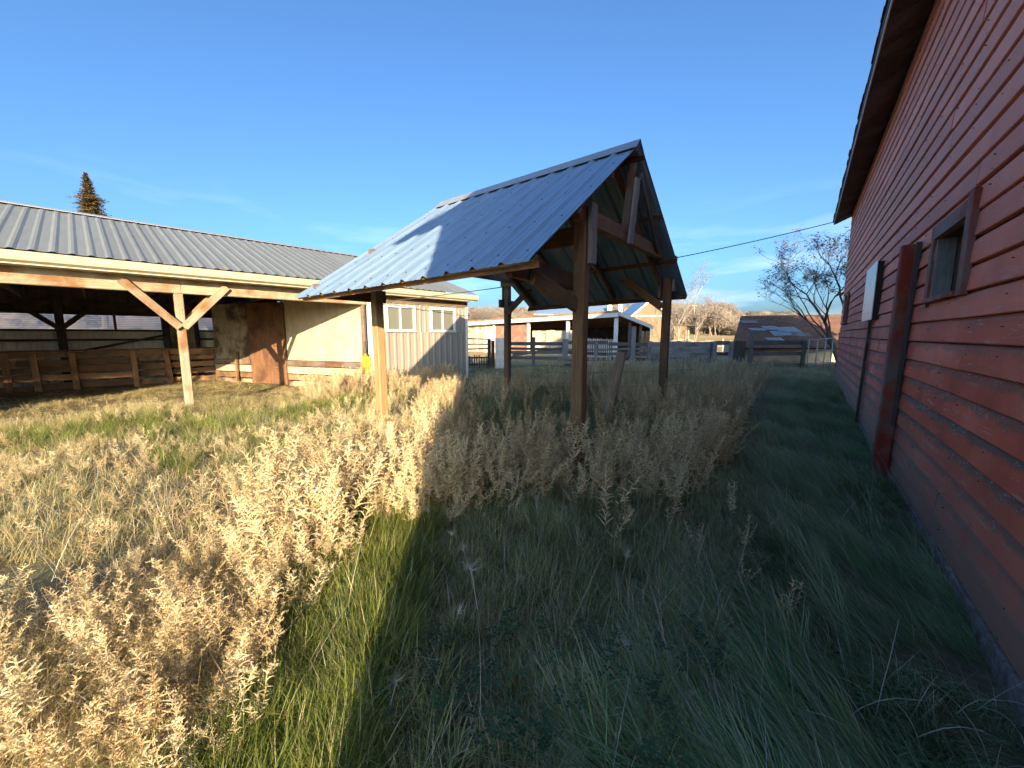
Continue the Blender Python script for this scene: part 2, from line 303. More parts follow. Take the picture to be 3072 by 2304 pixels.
M_lawn = leafy('deep_green_lawn', (0.12, 0.25, 0.085), (0.38, 0.52, 0.23), 0.18)
M_straw = leafy('straw_grass', (0.46, 0.36, 0.17), (0.72, 0.60, 0.34), 0.4)
M_weed = leafy('dry_weed_heads', (0.47, 0.35, 0.19), (0.86, 0.75, 0.49), 0.32)
M_weedstem = leafy('dry_weed_stems', (0.38, 0.26, 0.13), (0.58, 0.45, 0.26), 0.15)
M_bleach = leafy('bleached_stalks', (0.45, 0.41, 0.34), (0.66, 0.62, 0.54), 0.25)
M_clover = leafy('clover_leaf', (0.03, 0.075, 0.03), (0.075, 0.15, 0.06), 0.3)
M_bark = wood('grey_bark', [(0.06, 0.05, 0.042), (0.11, 0.09, 0.075), (0.16, 0.14, 0.12)], None, rand=0.1)
M_barkpale = wood('pale_bark', [(0.22, 0.18, 0.15), (0.32, 0.27, 0.22), (0.42, 0.37, 0.32)], None, rand=0.1)
M_shadeleaf = leafy('shaded_leaves', (0.035, 0.026, 0.018), (0.085, 0.055, 0.03), 0.15)  # the barn's shade and backlight put into the leaf colour
M_needle = leafy('spruce_needles', (0.13, 0.10, 0.03), (0.34, 0.24, 0.08), 0.2)
M_twig = leafy('bare_twigs', (0.19, 0.155, 0.125), (0.32, 0.265, 0.21), 0.05)

# ------------------------------------------------------------------ terrain
BD, BN = dirv(37.1), dirv(127.1)        # along the barn wall, into the barn
def gz(x, y):
    x = np.asarray(x, float); y = np.asarray(y, float)
    z = 0.035 * np.sin(1.3 * x + 0.7 * y) + 0.03 * np.sin(0.9 * y - 1.7 * x + 1) + 0.02 * np.sin(2.9 * x + 2.3 * y)
    q = x * BN.x + y * BN.y; s = x * BD.x + y * BD.y
    z = z - 0.14 * sstep(-0.2, 0.9, q) * (1 - sstep(9, 16, s))
    r = np.hypot(x, y)
    z = z * (1 - sstep(30, 60, r))
    far = np.maximum(y, 0) + 0.25 * np.abs(x)
    z = z + 13.5 * sstep(75, 330, far) + 1.3 * np.sin(x * 0.018 + 0.6) * sstep(90, 250, far)
    return z
def gzf(x, y): return float(gz(x, y))
_u = np.linspace(-1, 1, 221)
_gx = np.sinh(_u * 5.2) / np.sinh(5.2) * 1200; _gy = _gx.copy()
_X, _Y = np.meshgrid(_gx, _gy); _Z = gz(_X, _Y)
_n = len(_gx)
_vs = np.stack([_X.ravel(), _Y.ravel(), _Z.ravel()], 1).tolist()
_fs = [(j * _n + i, j * _n + i + 1, (j + 1) * _n + i + 1, (j + 1) * _n + i) for j in range(_n - 1) for i in range(_n - 1)]
def ground_mat():
    m, t, b = node_mat('ground'); l = t.links.new
    gm = N_(t, 'ShaderNodeNewGeometry'); sp = N_(t, 'ShaderNodeSeparateXYZ'); l(gm.outputs['Position'], sp.inputs[0])
    n1 = N_(t, 'ShaderNodeTexNoise', i_Scale=0.55, i_Detail=7, i_Roughness=0.6); l(gm.outputs['Position'], n1.inputs[0])
    n2 = N_(t, 'ShaderNodeTexNoise', i_Scale=14, i_Detail=8, i_Roughness=0.75); l(gm.outputs['Position'], n2.inputs[0])
    soil = ramp(t, [(0.3, (0.10, 0.073, 0.045)), (0.55, (0.21, 0.16, 0.098)), (0.75, (0.34, 0.265, 0.16))]); l(n2.outputs[0], soil.inputs[0])
    turf = ramp(t, [(0.3, (0.10, 0.12, 0.05)), (0.7, (0.24, 0.23, 0.12))]); l(n2.outputs[0], turf.inputs[0])
    mr = N_(t, 'ShaderNodeMapRange'); mr.inputs[1].default_value = 0.42; mr.inputs[2].default_value = 0.6; l(n1.outputs[0], mr.inputs[0])
    mx = N_(t, 'ShaderNodeMixRGB'); l(mr.outputs[0], mx.inputs[0]); l(soil.outputs[0], mx.inputs[1]); l(turf.outputs[0], mx.inputs[2])
    # beyond the yard: dry stubble and pasture
    fy = N_(t, 'ShaderNodeMapRange'); fy.inputs[1].default_value = 17; fy.inputs[2].default_value = 26; l(sp.outputs[1], fy.inputs[0])
    n3 = N_(t, 'ShaderNodeTexNoise', i_Scale=0.06, i_Detail=6); l(gm.outputs['Position'], n3.inputs[0])
    fld = ramp(t, [(0.35, (0.36, 0.25, 0.12)), (0.55, (0.46, 0.34, 0.17)), (0.7, (0.40, 0.31, 0.16))]); l(n3.outputs[0], fld.inputs[0])
    m2 = N_(t, 'ShaderNodeMixRGB'); l(fy.outputs[0], m2.inputs[0]); l(mx.outputs[0], m2.inputs[1]); l(fld.outputs[0], m2.inputs[2])
    l(m2.outputs[0], b.inputs['Base Color']); b.inputs['Roughness'].default_value = 0.95; b.inputs['Specular IOR Level'].default_value = 0.1
    bp = N_(t, 'ShaderNodeBump', i_Strength=0.8, i_Distance=0.03); l(n2.outputs[0], bp.inputs['Height']); l(bp.outputs[0], b.inputs['Normal'])
    return m
ground = mesh_obj('ground', _vs, _fs, ground_mat(), smooth=True); tag(ground, kind='structure')

# ------------------------------------------------------------------ corrugated sheets
def rib_sheet(name, e0, e1, r0, r1, n, mat, parent, rib=0.022, ribs=4, minor=True, thick=0.004, flip=False):
    """n ribbed sheets side by side between an eave line e0-e1 and a ridge line r0-r1"""
    e0, e1, r0, r1 = map(Vector, (e0, e1, r0, r1)); objs = []
    nrm = (e1 - e0).cross(r0 - e0).normalized()
    if flip: nrm = -nrm
    prof = []
    for k in range(ribs):
        a = k / ribs; p = 1 / ribs
        prof += [(a, 1), (a + p * .07, 1), (a + p * .17, 0)] if minor else [(a, 1), (a + p * .16, 1), (a + p * .34, 0)]
        if minor: prof += [(a + p * .40, 0), (a + p * .44, .22), (a + p * .48, 0), (a + p * .64, 0), (a + p * .68, .22), (a + p * .72, 0)]
        prof += [(a + p * (.90 if minor else .82), 0)]
    prof.append((1, 1))
    for i in range(n):
        vs = []; k = len(prof); lift = rnd.uniform(0, 0.004)
        o = (e0.lerp(e1, i / n) + e0.lerp(e1, (i + 1) / n) + r0.lerp(r1, i / n) + r0.lerp(r1, (i + 1) / n)) / 4
        yj = rnd.uniform(-.006, .006)
        for side in (0, -thick):
            for tt in (0, 1):
                for (u, h) in prof:
                    uu = (i + u) / n; a = e0.lerp(e1, uu); b2 = r0.lerp(r1, uu); d = (b2 - a).normalized()
                    vs.append((a if tt == 0 else b2) + d * yj + nrm * (h * rib + side + lift) - o)
        fs = []
        for j in range(k - 1):
            fs.append((j, j + 1, k + j + 1, k + j)); b3 = 2 * k
            fs.append((b3 + j, b3 + k + j, b3 + k + j + 1, b3 + j + 1))
            fs.append((j, b3 + j, b3 + j + 1, j + 1)); fs.append((k + j, k + j + 1, b3 + k + j + 1, b3 + k + j))
        fs.append((0, k, b3 + k, b3)); fs.append((k - 1, b3 + k - 1, b3 + 2 * k - 1, 2 * k - 1))
        # local frame: x along the eave, y up the slope
        X = (e1 - e0).normalized(); Z = nrm; Y = Z.cross(X)
        Rm = Matrix((X, Y, Z)).transposed()
        vs = [Rm.transposed() @ v for v in vs]
        M = Rm.to_4x4(); M.translation = o
        objs.append(mesh_obj(name, vs, fs, mat, parent, M))
    return objs
def screws(parent, e0, e1, r0, r1, rows, per, flip=False):
    e0, e1, r0, r1 = map(Vector, (e0, e1, r0, r1)); nrm = (e1 - e0).cross(r0 - e0).normalized() * (-1 if flip else 1)
    mb = MB()
    for t in rows:
        for k in range(per):
            u = (k + 0.5) / per; p = e0.lerp(e1, u).lerp(r0.lerp(r1, u), t) + nrm * 0.004
            a = (e1 - e0).normalized() * 0.014; b = nrm.cross(a).normalized() * 0.014
            mb.box(p - a / 2 - b / 2, a, b, nrm * 0.008)
    o = mb.build('screw_heads', M_screw, parent); o['kind'] = 'stuff'
    return o

# ------------------------------------------------------------------ red barn
def B(s, q, z): return BD * s + BN * q + V(0, 0, z)
Q0 = 1.0; S_FAR = 18.0; S_NEAR = -1.85; SHADOW_BAY = 2.0; WT = 5.70; Z0 = -0.16
barn = thing('red_barn', B(8, Q0, 0), 'big weathered red clapboard barn with dark eaves filling the right side', 'barn')
WIN = (4.68, 5.66, 1.93, 2.53)
wl = MB()
def wbox(s0, s1, z0, z1, mb=wl): mb.box(B(s0, Q0 + 0.002, z0), BD * (s1 - s0), BN * 0.16, V(0, 0, z1 - z0))
wbox(S_NEAR, SHADOW_BAY, -0.4, 5.3); wbox(SHADOW_BAY, WIN[0], -0.4, WT); wbox(WIN[1], S_FAR, -0.4, WT)
wbox(WIN[0], WIN[1], -0.4, WIN[2]); wbox(WIN[0], WIN[1], WIN[3], WT)
barn_wall = wl.build('wall', M_darkwood, barn)
rb = random.Random(21)
def clapboard(s0, s1, z, h=0.2):
    """one siding board: thicker at its lower edge, laid over the one below"""
    a = rb.uniform(-0.004, 0.004); t = rb.uniform(-.0015, .0015); L_ = s1 - s0 - 0.003
    pr = [(0.0, -h / 2 + 0.007), (-0.036 + a, -h / 2 + 0.007), (-0.040 + a, -h / 2 + 0.013), (-0.030 + a, h / 2 - 0.026), (-0.016, h / 2 - 0.012), (-0.010, h / 2 - 0.004), (0.0, h / 2 - 0.004)]
    n = max(2, int(L_ / 1.2)); k = len(pr); vs = []; fs = []
    for i in range(n + 1):
        jz = rb.uniform(-.005, .005)
        for (q, zz) in pr: vs.append((i / n * L_, q, zz + jz + t * i))
    for i in range(n):
        for j in range(k): fs.append((i*k+j, i*k+(j+1) % k, (i+1)*k+(j+1) % k, (i+1)*k+j))
    fs.append(tuple(reversed(range(k)))); fs.append(tuple(range(n*k, n*k+k)))
    M = Matrix((BD, BN, V(0, 0, 1))).transposed().to_4x4(); M.translation = B(s0, Q0 - 0.001, z)
    mesh_obj('board', vs, fs, M_red, barn_wall, M)
z = Z0 + 0.19; row = 0; nails = MB()
while z < WT - 0.02:
    s = 2.0 - rb.uniform(0, 1.5)
    while s < S_FAR:
        e = min(S_FAR, s + rb.choice([3.66, 4.27, 4.88, 5.49]))
        if S_FAR - e < 0.7: e = S_FAR
        if z + 0.09 > WIN[2] and z - 0.09 < WIN[3] and s < WIN[1] and e > WIN[0]:
            if WIN[0] - s > 0.05: clapboard(s, WIN[0], z)
            if e - WIN[1] > 0.05: clapboard(WIN[1], e, z)
        else: clapboard(s, e, z)
        s = e
    k = 0
    while 2.5 + k * .61 < S_FAR:
        for dz_ in (-.075, .03):
            sn = 2.5 + k * .61 + rb.uniform(-.02, .02)
            if not (WIN[0] - .02 < sn < WIN[1] + .02 and WIN[2] - .1 < z < WIN[3] + .1): 
                if rb.random() < .5: nails.box(B(sn, Q0 - .043, z + dz_ + rb.uniform(-.012, .012)), BD * .006, BN * .012, V(0, 0, .006))
        k += 1
    z += 0.2; row += 1
nb_ = nails.build('nail_heads', M_rustnail, barn_wall); nb_['kind'] = 'stuff'
# skirting of rough footing along the base
fb = MB(); fb.box(B(S_NEAR, Q0 - 0.055, -0.5), BD * (S_FAR - S_NEAR - 0.02), BN * 0.05, V(0, 0, Z0 + 0.5 + 0.085))
fb.build('footing', M_concrete, barn)
# deep window: casings, header, sill and boarded back
bw = MB().box(B(WIN[0], Q0 + 0.10, WIN[2]), BD * 0.98, BN * 0.02, V(0, 0, 0.6)).build('window', M_darkwood, barn)
beam('jamb', B(WIN[1] - 0.02, Q0 + 0.03, WIN[2] + .03), B(WIN[1] - 0.02, Q0 + 0.03, WIN[3]), 0.03, 0.13, M_greyblue, bw, up=BN)
beam('jamb', B(WIN[0] + 0.02, Q0 + 0.03, WIN[2] + .03), B(WIN[0] + 0.02, Q0 + 0.03, WIN[3]), 0.03, 0.13, M_whitepaint, bw, up=BN)
beam('casing', B(WIN[1] + 0.06, Q0 - 0.046, WIN[2] - .05), B(WIN[1] + 0.06, Q0 - 0.046, WIN[3] + .02), 0.11, 0.025, M_red2, bw, up=BN)
beam('casing', B(WIN[0] - 0.10, Q0 - 0.05, WIN[2] - .02), B(WIN[0] - 0.10, Q0 - 0.05, WIN[3] + .16), 0.13, 0.045, M_red2, bw, up=BN)
beam('header', B(WIN[0] - 0.03, Q0 - 0.046, WIN[3] + .07), B(WIN[1] + 0.11, Q0 - 0.046, WIN[3] + .07), 0.025, 0.13, M_red2, bw)
beam('sill', B(WIN[0] - 0.02, Q0 - 0.03, WIN[2] + .005), B(WIN[1] + 0.03, Q0 - 0.03, WIN[2] + .005), 0.11, 0.04, M_red2, bw)
beam('inner_board', B(WIN[0] + 0.24, Q0 + 0.07, WIN[2] + .03), B(WIN[0] + 0.24, Q0 + 0.07, WIN[3]), 0.2, 0.025, M_grey, bw, up=BN)
# far small window
fw = MB().box(B(15.3, Q0 - 0.045, 2.0), BD * 0.75, BN * 0.03, V(0, 0, 0.75)).build('window', M_dark, barn)
for (a, b2, c2, d2) in ((15.22, 1.95, 15.22, 2.85), (16.12, 1.95, 16.12, 2.82)):
    beam('casing', B(a, Q0 - 0.06, b2), B(c2, Q0 - 0.06, d2), 0.11, 0.06, M_red2, fw, up=BN)
beam('sill', B(15.15, Q0 - 0.06, 1.95), B(16.2, Q0 - 0.06, 1.95), 0.1, 0.05, M_red2, fw)
# roof: flared eave, steep lower slope, flatter upper slope; lower end bay, out of view, added to shape the cast shadow
def roof_run(s0, s1, tip, zt, m0, dz):
    prof = [(tip, zt), (Q0 + 0.02, zt + (Q0 + .02 - tip) * m0), (3.3, 8.3 + dz), (6.0, 9.7 + dz), (8.7, 8.3 + dz), (11.4, 5.5 + dz)]
    for i in range(len(prof) - 1):
        (qa, za), (qb, zb) = prof[i], prof[i + 1]
        nrm = (BN * -(zb - za) + V(0, 0, qb - qa)).normalized()
        r = MB().box(B(s0, qa, za), BD * (s1 - s0), BN * (qb - qa) + V(0, 0, zb - za), nrm * 0.10).build('roof_slope', M_darkwood if i == 0 else M_shingle, barn)
        if i == 0: first = r
    return first
EQ, EZB = Q0 - 0.47, 5.50
rs = roof_run(SHADOW_BAY, S_FAR + 0.4, EQ, EZB, 0.45, 0)
roof_run(S_NEAR - 0.65, SHADOW_BAY - 0.004, Q0 - 0.40, 5.04, 1.0, -.55)
# white drip edge and ragged shingle edge of the visible eave
beam('drip_edge', B(SHADOW_BAY, EQ - 0.012, EZB + .025), B(S_FAR + .4, EQ - 0.012, EZB + .025), 0.016, 0.05, M_whitepaint, rs)
beam('fascia', B(SHADOW_BAY, EQ - 0.010, EZB + .08), B(S_FAR + .4, EQ - 0.010, EZB + .08), 0.02, 0.055, M_darkwood, rs)
s = SHADOW_BAY
while s < S_FAR + 0.35:
    e = min(S_FAR + 0.4, s + rb.uniform(0.26, 0.34)); j = rb.uniform(0, 0.025)
    MB().box(B(s, EQ - 0.045 - j, EZB + .108 - j * .5), BD * (e - s - 0.006), BN * 0.2 + V(0, 0, 0.09), V(0, 0, 0.02 + rb.uniform(0, .008))).build('shingle', M_shingle, rs); s = e
# gable ends and back wall close the barn
def gable(s, dz):
    pts = [(Q0 + .17, -0.4), (11.0, -0.4), (11.0, 5.6 + dz), (8.7, 8.2 + dz), (6.0, 9.6 + dz), (3.3, 8.2 + dz), (Q0 + .17, 5.75 + dz)]
    MB().prism([B(s, q, zz) for q, zz in pts], BD * 0.1).build('gable_wall', M_red2, barn)
gable(S_NEAR, -.55); gable(SHADOW_BAY + .004, 0.0); gable(S_FAR - 0.12, 0.0)
MB().box(B(S_NEAR, 11.0, -0.4), BD * (S_FAR - S_NEAR), BN * 0.1, V(0, 0, 5.7)).build('back_wall', M_red2, barn)
# things leaning on the wall
pl = thing('painted_pole', B(6.55, Q0 - 0.1, Z0), 'thick squared pole with flaking red paint and grey foot against the barn', 'pole')
beam('shaft', B(6.62, Q0 - 0.115, -0.35), B(6.40, Q0 - 0.115, 2.62), 0.17, 0.15, M_pole, pl, up=BN, n=6, wob=0.004)
beam('side_batten', B(6.525, Q0 - 0.065, 0.2), B(6.29, Q0 - 0.065, 2.63), 0.05, 0.045, M_grey, pl, up=BN)
pl2 = thing('thin_board', B(9.8, Q0 - 0.08, Z0), 'narrow dark weathered board standing under the pale metal panel', 'board')
beam('plank', B(9.95, Q0 - 0.085, -0.3), B(9.62, Q0 - 0.075, 1.84), 0.11, 0.045, M_darkwood, pl2, up=BN, n=4, wob=.003)
pn = thing('wall_panel', B(9.6, Q0 - 0.1, 1.85), 'pale grey sheet-metal panel with dark edges fixed on the red barn wall', 'panel')
MB().box(B(8.98, Q0 - 0.13, 1.86), BD * 1.42, BN * 0.012, V(0, 0, 0.98)).build('sheet', M_panel, pn)
MB().box(B(9.0, Q0 - 0.116, 1.87), BD * 1.38, BN * 0.075, V(0, 0, 0.96)).build('backing_board', M_darkwood, pn)
# overhead cable from the barn eave to the cattle shed
# ------------------------------------------------------------------ long cattle shed with office
A0 = V(-7.16, 8.42, 0); FD, ND = dirv(43), dirv(-47)
def S(s, d, z): return A0 + FD * s + ND * d + V(0, 0, z)
SL, SO, SE = -12.0, 4.2, 8.05          # left end, office start, right end
EZ, ED, RZ, RD, BZ, BKD = 3.02, -0.44, 4.62, 4.0, 2.5, 8.0
shed = thing('cattle_shed', S(0, 3, 0), 'long open-fronted cattle shed with grey metal roof and a small sided office', 'shed')
rib_sheet('roof_panel', S(SL, ED, EZ), S(SE + .15, ED, EZ), S(SL, RD, RZ), S(SE + .15, RD, RZ), 22, M_roofmetal2, shed, rib=0.017, minor=False)
rib_sheet('roof_panel', S(SE + .15, BKD + .4, EZ + .05), S(SL, BKD + .4, EZ + .05), S(SE + .15, RD, RZ), S(SL, RD, RZ), 22, M_roofmetal2, shed, rib=0.017, minor=False)
screws(shed, S(SL, ED, EZ), S(SE, ED, EZ), S(SL, RD, RZ), S(SE, RD, RZ), (0.2, 0.4, 0.6, 0.8), 88)
cap = MB().prism([S(SL, RD - .16, RZ - .01), S(SL, RD, RZ + .055), S(SL, RD + .16, RZ - .01), S(SL, RD + .16, RZ + .004), S(SL, RD, RZ + .069), S(SL, RD - .16, RZ + .004)], FD * (SE + .15 - SL)).build('ridge_cap', M_capmetal, shed)
# gutter in two steps, wall plates
gut = MB().prism([S(SL, ED + .03, 2.80), S(SL, ED - .05, 2.84), S(SL, ED - .085, 2.90), S(SL, ED - .06, 2.91), S(SL, ED - .10, 2.985), S(SL, ED - .085, 2.985), S(SL, ED + .03, 2.985)], FD * (SE + .15 - SL)).build('gutter', M_cream, shed)
beam('soffit_board', S(SL, -.24, 2.79), S(SE, -.24, 2.79), 0.34, 0.02, M_cream, shed)
for a, b2 in ((SL, -5.0), (-5.0, 0.05), (0.05, SO - .02)):
    beam('wall_plate', S(a, -0.03, 2.72), S(b2 - .006, -0.03, 2.72), 0.09, 0.13, M_pale, shed, n=4, wob=.003)
    beam('header_beam', S(a, -0.01, 2.572), S(b2 - .006, -0.01, 2.572), 0.14, 0.19, M_pale, shed, n=4, wob=.003)
beam('header_beam', S(SO, -0.055, 2.69), S(SE - .01, -0.055, 2.69), 0.05, 0.17, M_fir, shed)
beam('light_block_board', S(SL, .03, 2.96), S(SO, .03, 2.96), 0.025, 0.36, M_darkwood, shed)  # added board, stops sun leaking in between gutter and roof sheets
def ypost(s, d, top, mat, brz, br=0.85):
    p = beam('post', S(s, d, -0.3), S(s, d, top), 0.155, 0.15, mat, shed, up=-ND, n=3, wob=.002)
    for k in (-1, 1):
        beam('brace', S(s + k * 0.03, d - 0.125, brz), S(s + k * br, d - 0.125, brz + 0.92), 0.15, 0.05, mat, shed, up=-ND)
        beam('brace', S(s + k * 0.08, d + 0.115, brz + .1), S(s + k * br * .8, d + 0.115, brz + 0.8), 0.14, 0.04, M_rust, shed, up=-ND)
    return p
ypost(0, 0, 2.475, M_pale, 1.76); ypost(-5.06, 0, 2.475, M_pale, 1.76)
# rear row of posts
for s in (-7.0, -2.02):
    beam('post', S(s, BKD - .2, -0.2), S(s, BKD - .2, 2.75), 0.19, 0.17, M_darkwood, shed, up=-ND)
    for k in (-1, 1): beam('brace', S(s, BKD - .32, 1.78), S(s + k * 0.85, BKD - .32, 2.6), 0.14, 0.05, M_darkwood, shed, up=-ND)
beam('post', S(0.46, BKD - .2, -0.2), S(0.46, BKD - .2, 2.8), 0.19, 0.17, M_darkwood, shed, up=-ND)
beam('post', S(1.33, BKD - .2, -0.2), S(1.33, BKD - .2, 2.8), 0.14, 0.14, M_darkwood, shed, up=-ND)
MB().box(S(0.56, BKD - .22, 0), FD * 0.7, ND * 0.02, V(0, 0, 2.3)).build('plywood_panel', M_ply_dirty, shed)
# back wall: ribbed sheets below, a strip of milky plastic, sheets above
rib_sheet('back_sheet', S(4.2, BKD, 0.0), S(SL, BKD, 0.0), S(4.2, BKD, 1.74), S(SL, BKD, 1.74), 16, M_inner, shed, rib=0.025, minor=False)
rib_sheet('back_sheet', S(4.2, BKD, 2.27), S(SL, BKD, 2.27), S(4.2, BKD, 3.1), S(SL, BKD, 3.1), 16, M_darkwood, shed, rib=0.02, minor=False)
for zz, hh in ((1.755, 0.07), (2.30, 0.09), (1.44, 0.07), (0.7, 0.08), (2.62, 0.16)):
    beam('girt', S(SL, BKD - .07, zz), S(SO, BKD - .07, zz), 0.09, hh, M_darkwood, shed)
for s0, s1 in ((-9.2, -6.2), (-6.2, -3.4), (-3.4, -0.82), (-0.76, 0.38), (1.39, 4.2)):
    pnl = MB().box(S(s0, BKD + .02, 1.79), FD * (s1 - s0), ND * 0.006, V(0, 0, 0.47)).build('window', M_plastic, shed)
    for k in range(7): beam('glazing_bar', S(s0, BKD + .012, 1.83 + k * 0.062), S(s1, BKD + .012, 1.83 + k * 0.062), 0.008, 0.008, M_darkwood, pnl, c=.001)
    beam('mullion', S(s1 + .02, BKD - .03, 1.79), S(s1 + .02, BKD - .03, 2.26), 0.07, 0.06, M_darkwood, pnl, up=-ND)
# rafters and purlins
s = SL + 0.6
while s < SO + 0.2:
    beam('rafter', S(s, -.3, EZ - .08), S(s, RD, RZ - .13), 0.045, 0.15, M_darkwood, shed); beam('rafter', S(s, BKD + .2, EZ - .06), S(s, RD, RZ - .13), 0.045, 0.15, M_darkwood, shed)
    beam('tie', S(s, -.0, 2.74), S(s, BKD - .1, 2.76), 0.045, 0.12, M_darkwood, shed); s += 1.25
for d, zz in ((1.0, EZ + .44), (2.5, EZ + .98), (5.5, EZ + .98), (7, EZ + .44)):
    beam('purlin', S(SL, d, zz), S(SO, d, zz), 0.09, 0.04, M_pale, shed)
beam('loose_pole', S(-1.6, BKD - .35, 1.1), S(0.5, BKD - .35, 1.62), 0.07, 0.07, M_darkwood, shed, sides=8)
# front closed with sheets past the frame, left of the second post
rib_sheet('front_sheet', S(SL, -.02, 0), S(-5.14, -.02, 0), S(SL, -.02, 2.46), S(-5.14, -.02, 2.46), 8, M_siding, shed, minor=False, rib=.02)
rib_sheet('end_sheet', S(SL, BKD, 0), S(SL, 0, 0), S(SL, BKD, 3.0), S(SL, 0, 3.0), 8, M_siding, shed, minor=False, rib=.02)
# slanting plywood partition with a plank door
WD, WN = dirv(-71), dirv(19); P0 = V(-4.35, 11.43, 0)
def P(k, z, o=0.0): return P0 + WD * k + WN * o + V(0, 0, z)
def pbox(name, k0, k1, z0, z1, o0, th, mat): return MB().box(P(k0, z0, o0), WD * (k1 - k0), WN * th, V(0, 0, z1 - z0)).build(name, mat, shed)
pbox('plywood_panel', 0.05, 0.36, 0.8, 2.62, 0, .02, M_ply); pbox('plywood_panel', 0.366, 1.0, 0.8, 2.64, 0.0, .02, M_ply)
pbox('plywood_panel', 1.006, 3.06, 0.8, 2.66, 0.003, .02, M_ply); pbox('plywood_panel', 4.68, 6.4, 0.78, 2.64, 0.003, .02, M_ply_dirty)
dr = pbox('door', 3.1, 4.66, 0.0, 2.64, -0.03, .05, M_door)
for zz in (0.55, 1.25, 2.0): beam('batten', P(3.14, zz, -.045), P(3.62, zz, -.045), 0.02, 0.035, M_door, dr)
beam('hinge_stile', P(3.09, 0, -.05), P(3.09, 2.65, -.05), 0.06, 0.06, M_door, dr, up=-WN)
for (k0, k1) in ((0.05, 3.06), (4.70, 6.4)):
    beam('base_board', P(k0, 0.70, -.01), P(k1, 0.70, -.01), 0.05, 0.17, M_fir_dark, shed); beam('base_board', P(k0, 0.48, 0.0), P(k1, 0.48, 0.0), 0.05, 0.22, M_ply, shed)
    beam('base_board', P(k0, 0.25, 0.01), P(k1, 0.25, 0.01), 0.05, 0.18, M_rust, shed); beam('base_board', P(k0, 0.05, 0.01), P(k1, 0.05, 0.01), 0.05, 0.16, M_ply_dirty, shed)
beam('stake', P(5.25, -.1, -.12), P(5.22, 1.05, -.12), 0.07, 0.07, M_rust, shed, up=-WN)
beam('corner_post', P(0.0, -.1, -.02), P(0.0, 2.48, -.02), 0.12, 0.09, M_fir_dark, shed, up=-WN)
# office walls
def osheet(a, b2, z0, z1, n): rib_sheet('siding_panel', S(a, 0, z0), S(b2, 0, z0), S(a, 0, z1), S(b2, 0, z1), n, M_siding, shed, rib=0.016, ribs=3, minor=False)
OW = ((4.80, 5.86), (6.43, 7.51)); OZ = (1.69, 2.53)
osheet(4.36, SE, 0.05, OZ[0], 5); osheet(4.36, SE, OZ[1], 2.61, 5)
osheet(4.36, OW[0][0], OZ[0], OZ[1], 1); osheet(OW[0][1], OW[1][0], OZ[0], OZ[1], 1); osheet(OW[1][1], SE, OZ[0], OZ[1], 1)
MB().box(S(4.2, 0.03, 0), FD * (SE - 4.24), ND * 0.08, V(0, 0, 2.7)).build('wall_core', M_dark, shed)
for (a, b2) in OW:
    wd_ = MB().box(S(a + .06, -.012, OZ[0] + .06), FD * (b2 - a - .12), ND * 0.01, V(0, 0, OZ[1] - OZ[0] - .12)).build('window', M_glass, shed)
    for (s0, z0, s1, z1) in ((a, OZ[0] + .04, b2, OZ[0] + .04), (a, OZ[1] - .04, b2, OZ[1] - .04)):
        beam('frame', S(s0, -.03, z0), S(s1, -.03, z1), 0.075, 0.085, M_white, wd_)
    for s0 in (a + .042, b2 - .042): beam('frame', S(s0, -.028, OZ[0] + .08), S(s0, -.028, OZ[1] - .08), 0.085, 0.075, M_white, wd_, up=-ND)
    beam('meeting_rail', S((a + b2) / 2 - .02, -.032, OZ[0] + .08), S((a + b2) / 2 - .02, -.032, OZ[1] - .08), 0.055, 0.05, M_white, wd_, up=-ND)
beam('corner_trim', S(4.29, -.03, -.05), S(4.29, -.03, 2.62), 0.15, 0.06, M_white, shed, up=-ND)
beam('corner_trim', S(SE - .03, -.035, 0.0), S(SE - .03, -.035, 2.62), 0.07, 0.06, M_white, shed, up=-ND)
beam('flashing', S(4.36, -.035, 2.605), S(SE, -.035, 2.605), 0.05, 0.03, M_cream, shed)
rib_sheet('end_sheet', S(SE + .0, 0.03, 0), S(SE, BKD, 0), S(SE, 0.03, 2.9), S(SE, BKD, 2.9), 8, M_siding, shed, minor=False, rib=.02)
MB().prism([S(SE - .02, 0.05, 2.7), S(SE - .02, BKD, 2.7), S(SE - .02, RD, RZ - .05)], FD * -.05).build('gable_panel', M_siding, shed)
rib_sheet('back_sheet', S(SE, BKD, 0.0), S(4.2, BKD, 0.0), S(SE, BKD, 3.0), S(4.2, BKD, 3.0), 4, M_siding, shed, rib=0.02, minor=False)
MB().box(S(4.25, 0.15, 2.66), FD * 3.75, ND * (BKD - .2), V(0, 0, 0.04)).build('office_ceiling', M_darkwood, shed)
# rail fence inside the shed
pf = thing('pen_fence', S(-1, 6, 0), 'orange-brown plank pen fence inside the dark open cattle shed', 'fence')
for s, t in ((-8.5, 0.1), (-6.2, -.05), (-4.6, 0), (-3.0, 0.0), (-2.5, 0.03), (-1.79, 0.02), (-0.54, 0), (0.28, 0.06), (1.55, 0)):
    beam('post', S(s, 5.9, -.2), S(s - t, 5.9, 1.1), 0.14, 0.10, M_rust, pf, up=-ND, n=2, wob=.004)
for zz in (0.12, 0.38, 0.62, 0.84, 1.05):
    s = -9.0
    while s < 1.6:
        e = min(1.7, s + rb.uniform(1.5, 2.6)); beam('rail', S(s, 5.99 + rb.uniform(0, .012), zz + rb.uniform(-.03, .03)), S(e - .01, 5.99 + rb.uniform(0, .012), zz + rb.uniform(-.03, .03)), 0.035, rb.uniform(.15, .19), M_rust, pf, n=3, wob=.004); s = e
beam('cap_rail', S(-9, 5.97, 1.155), S(1.7, 5.97, 1.155), 0.16, 0.04, M_fir_dark, pf)
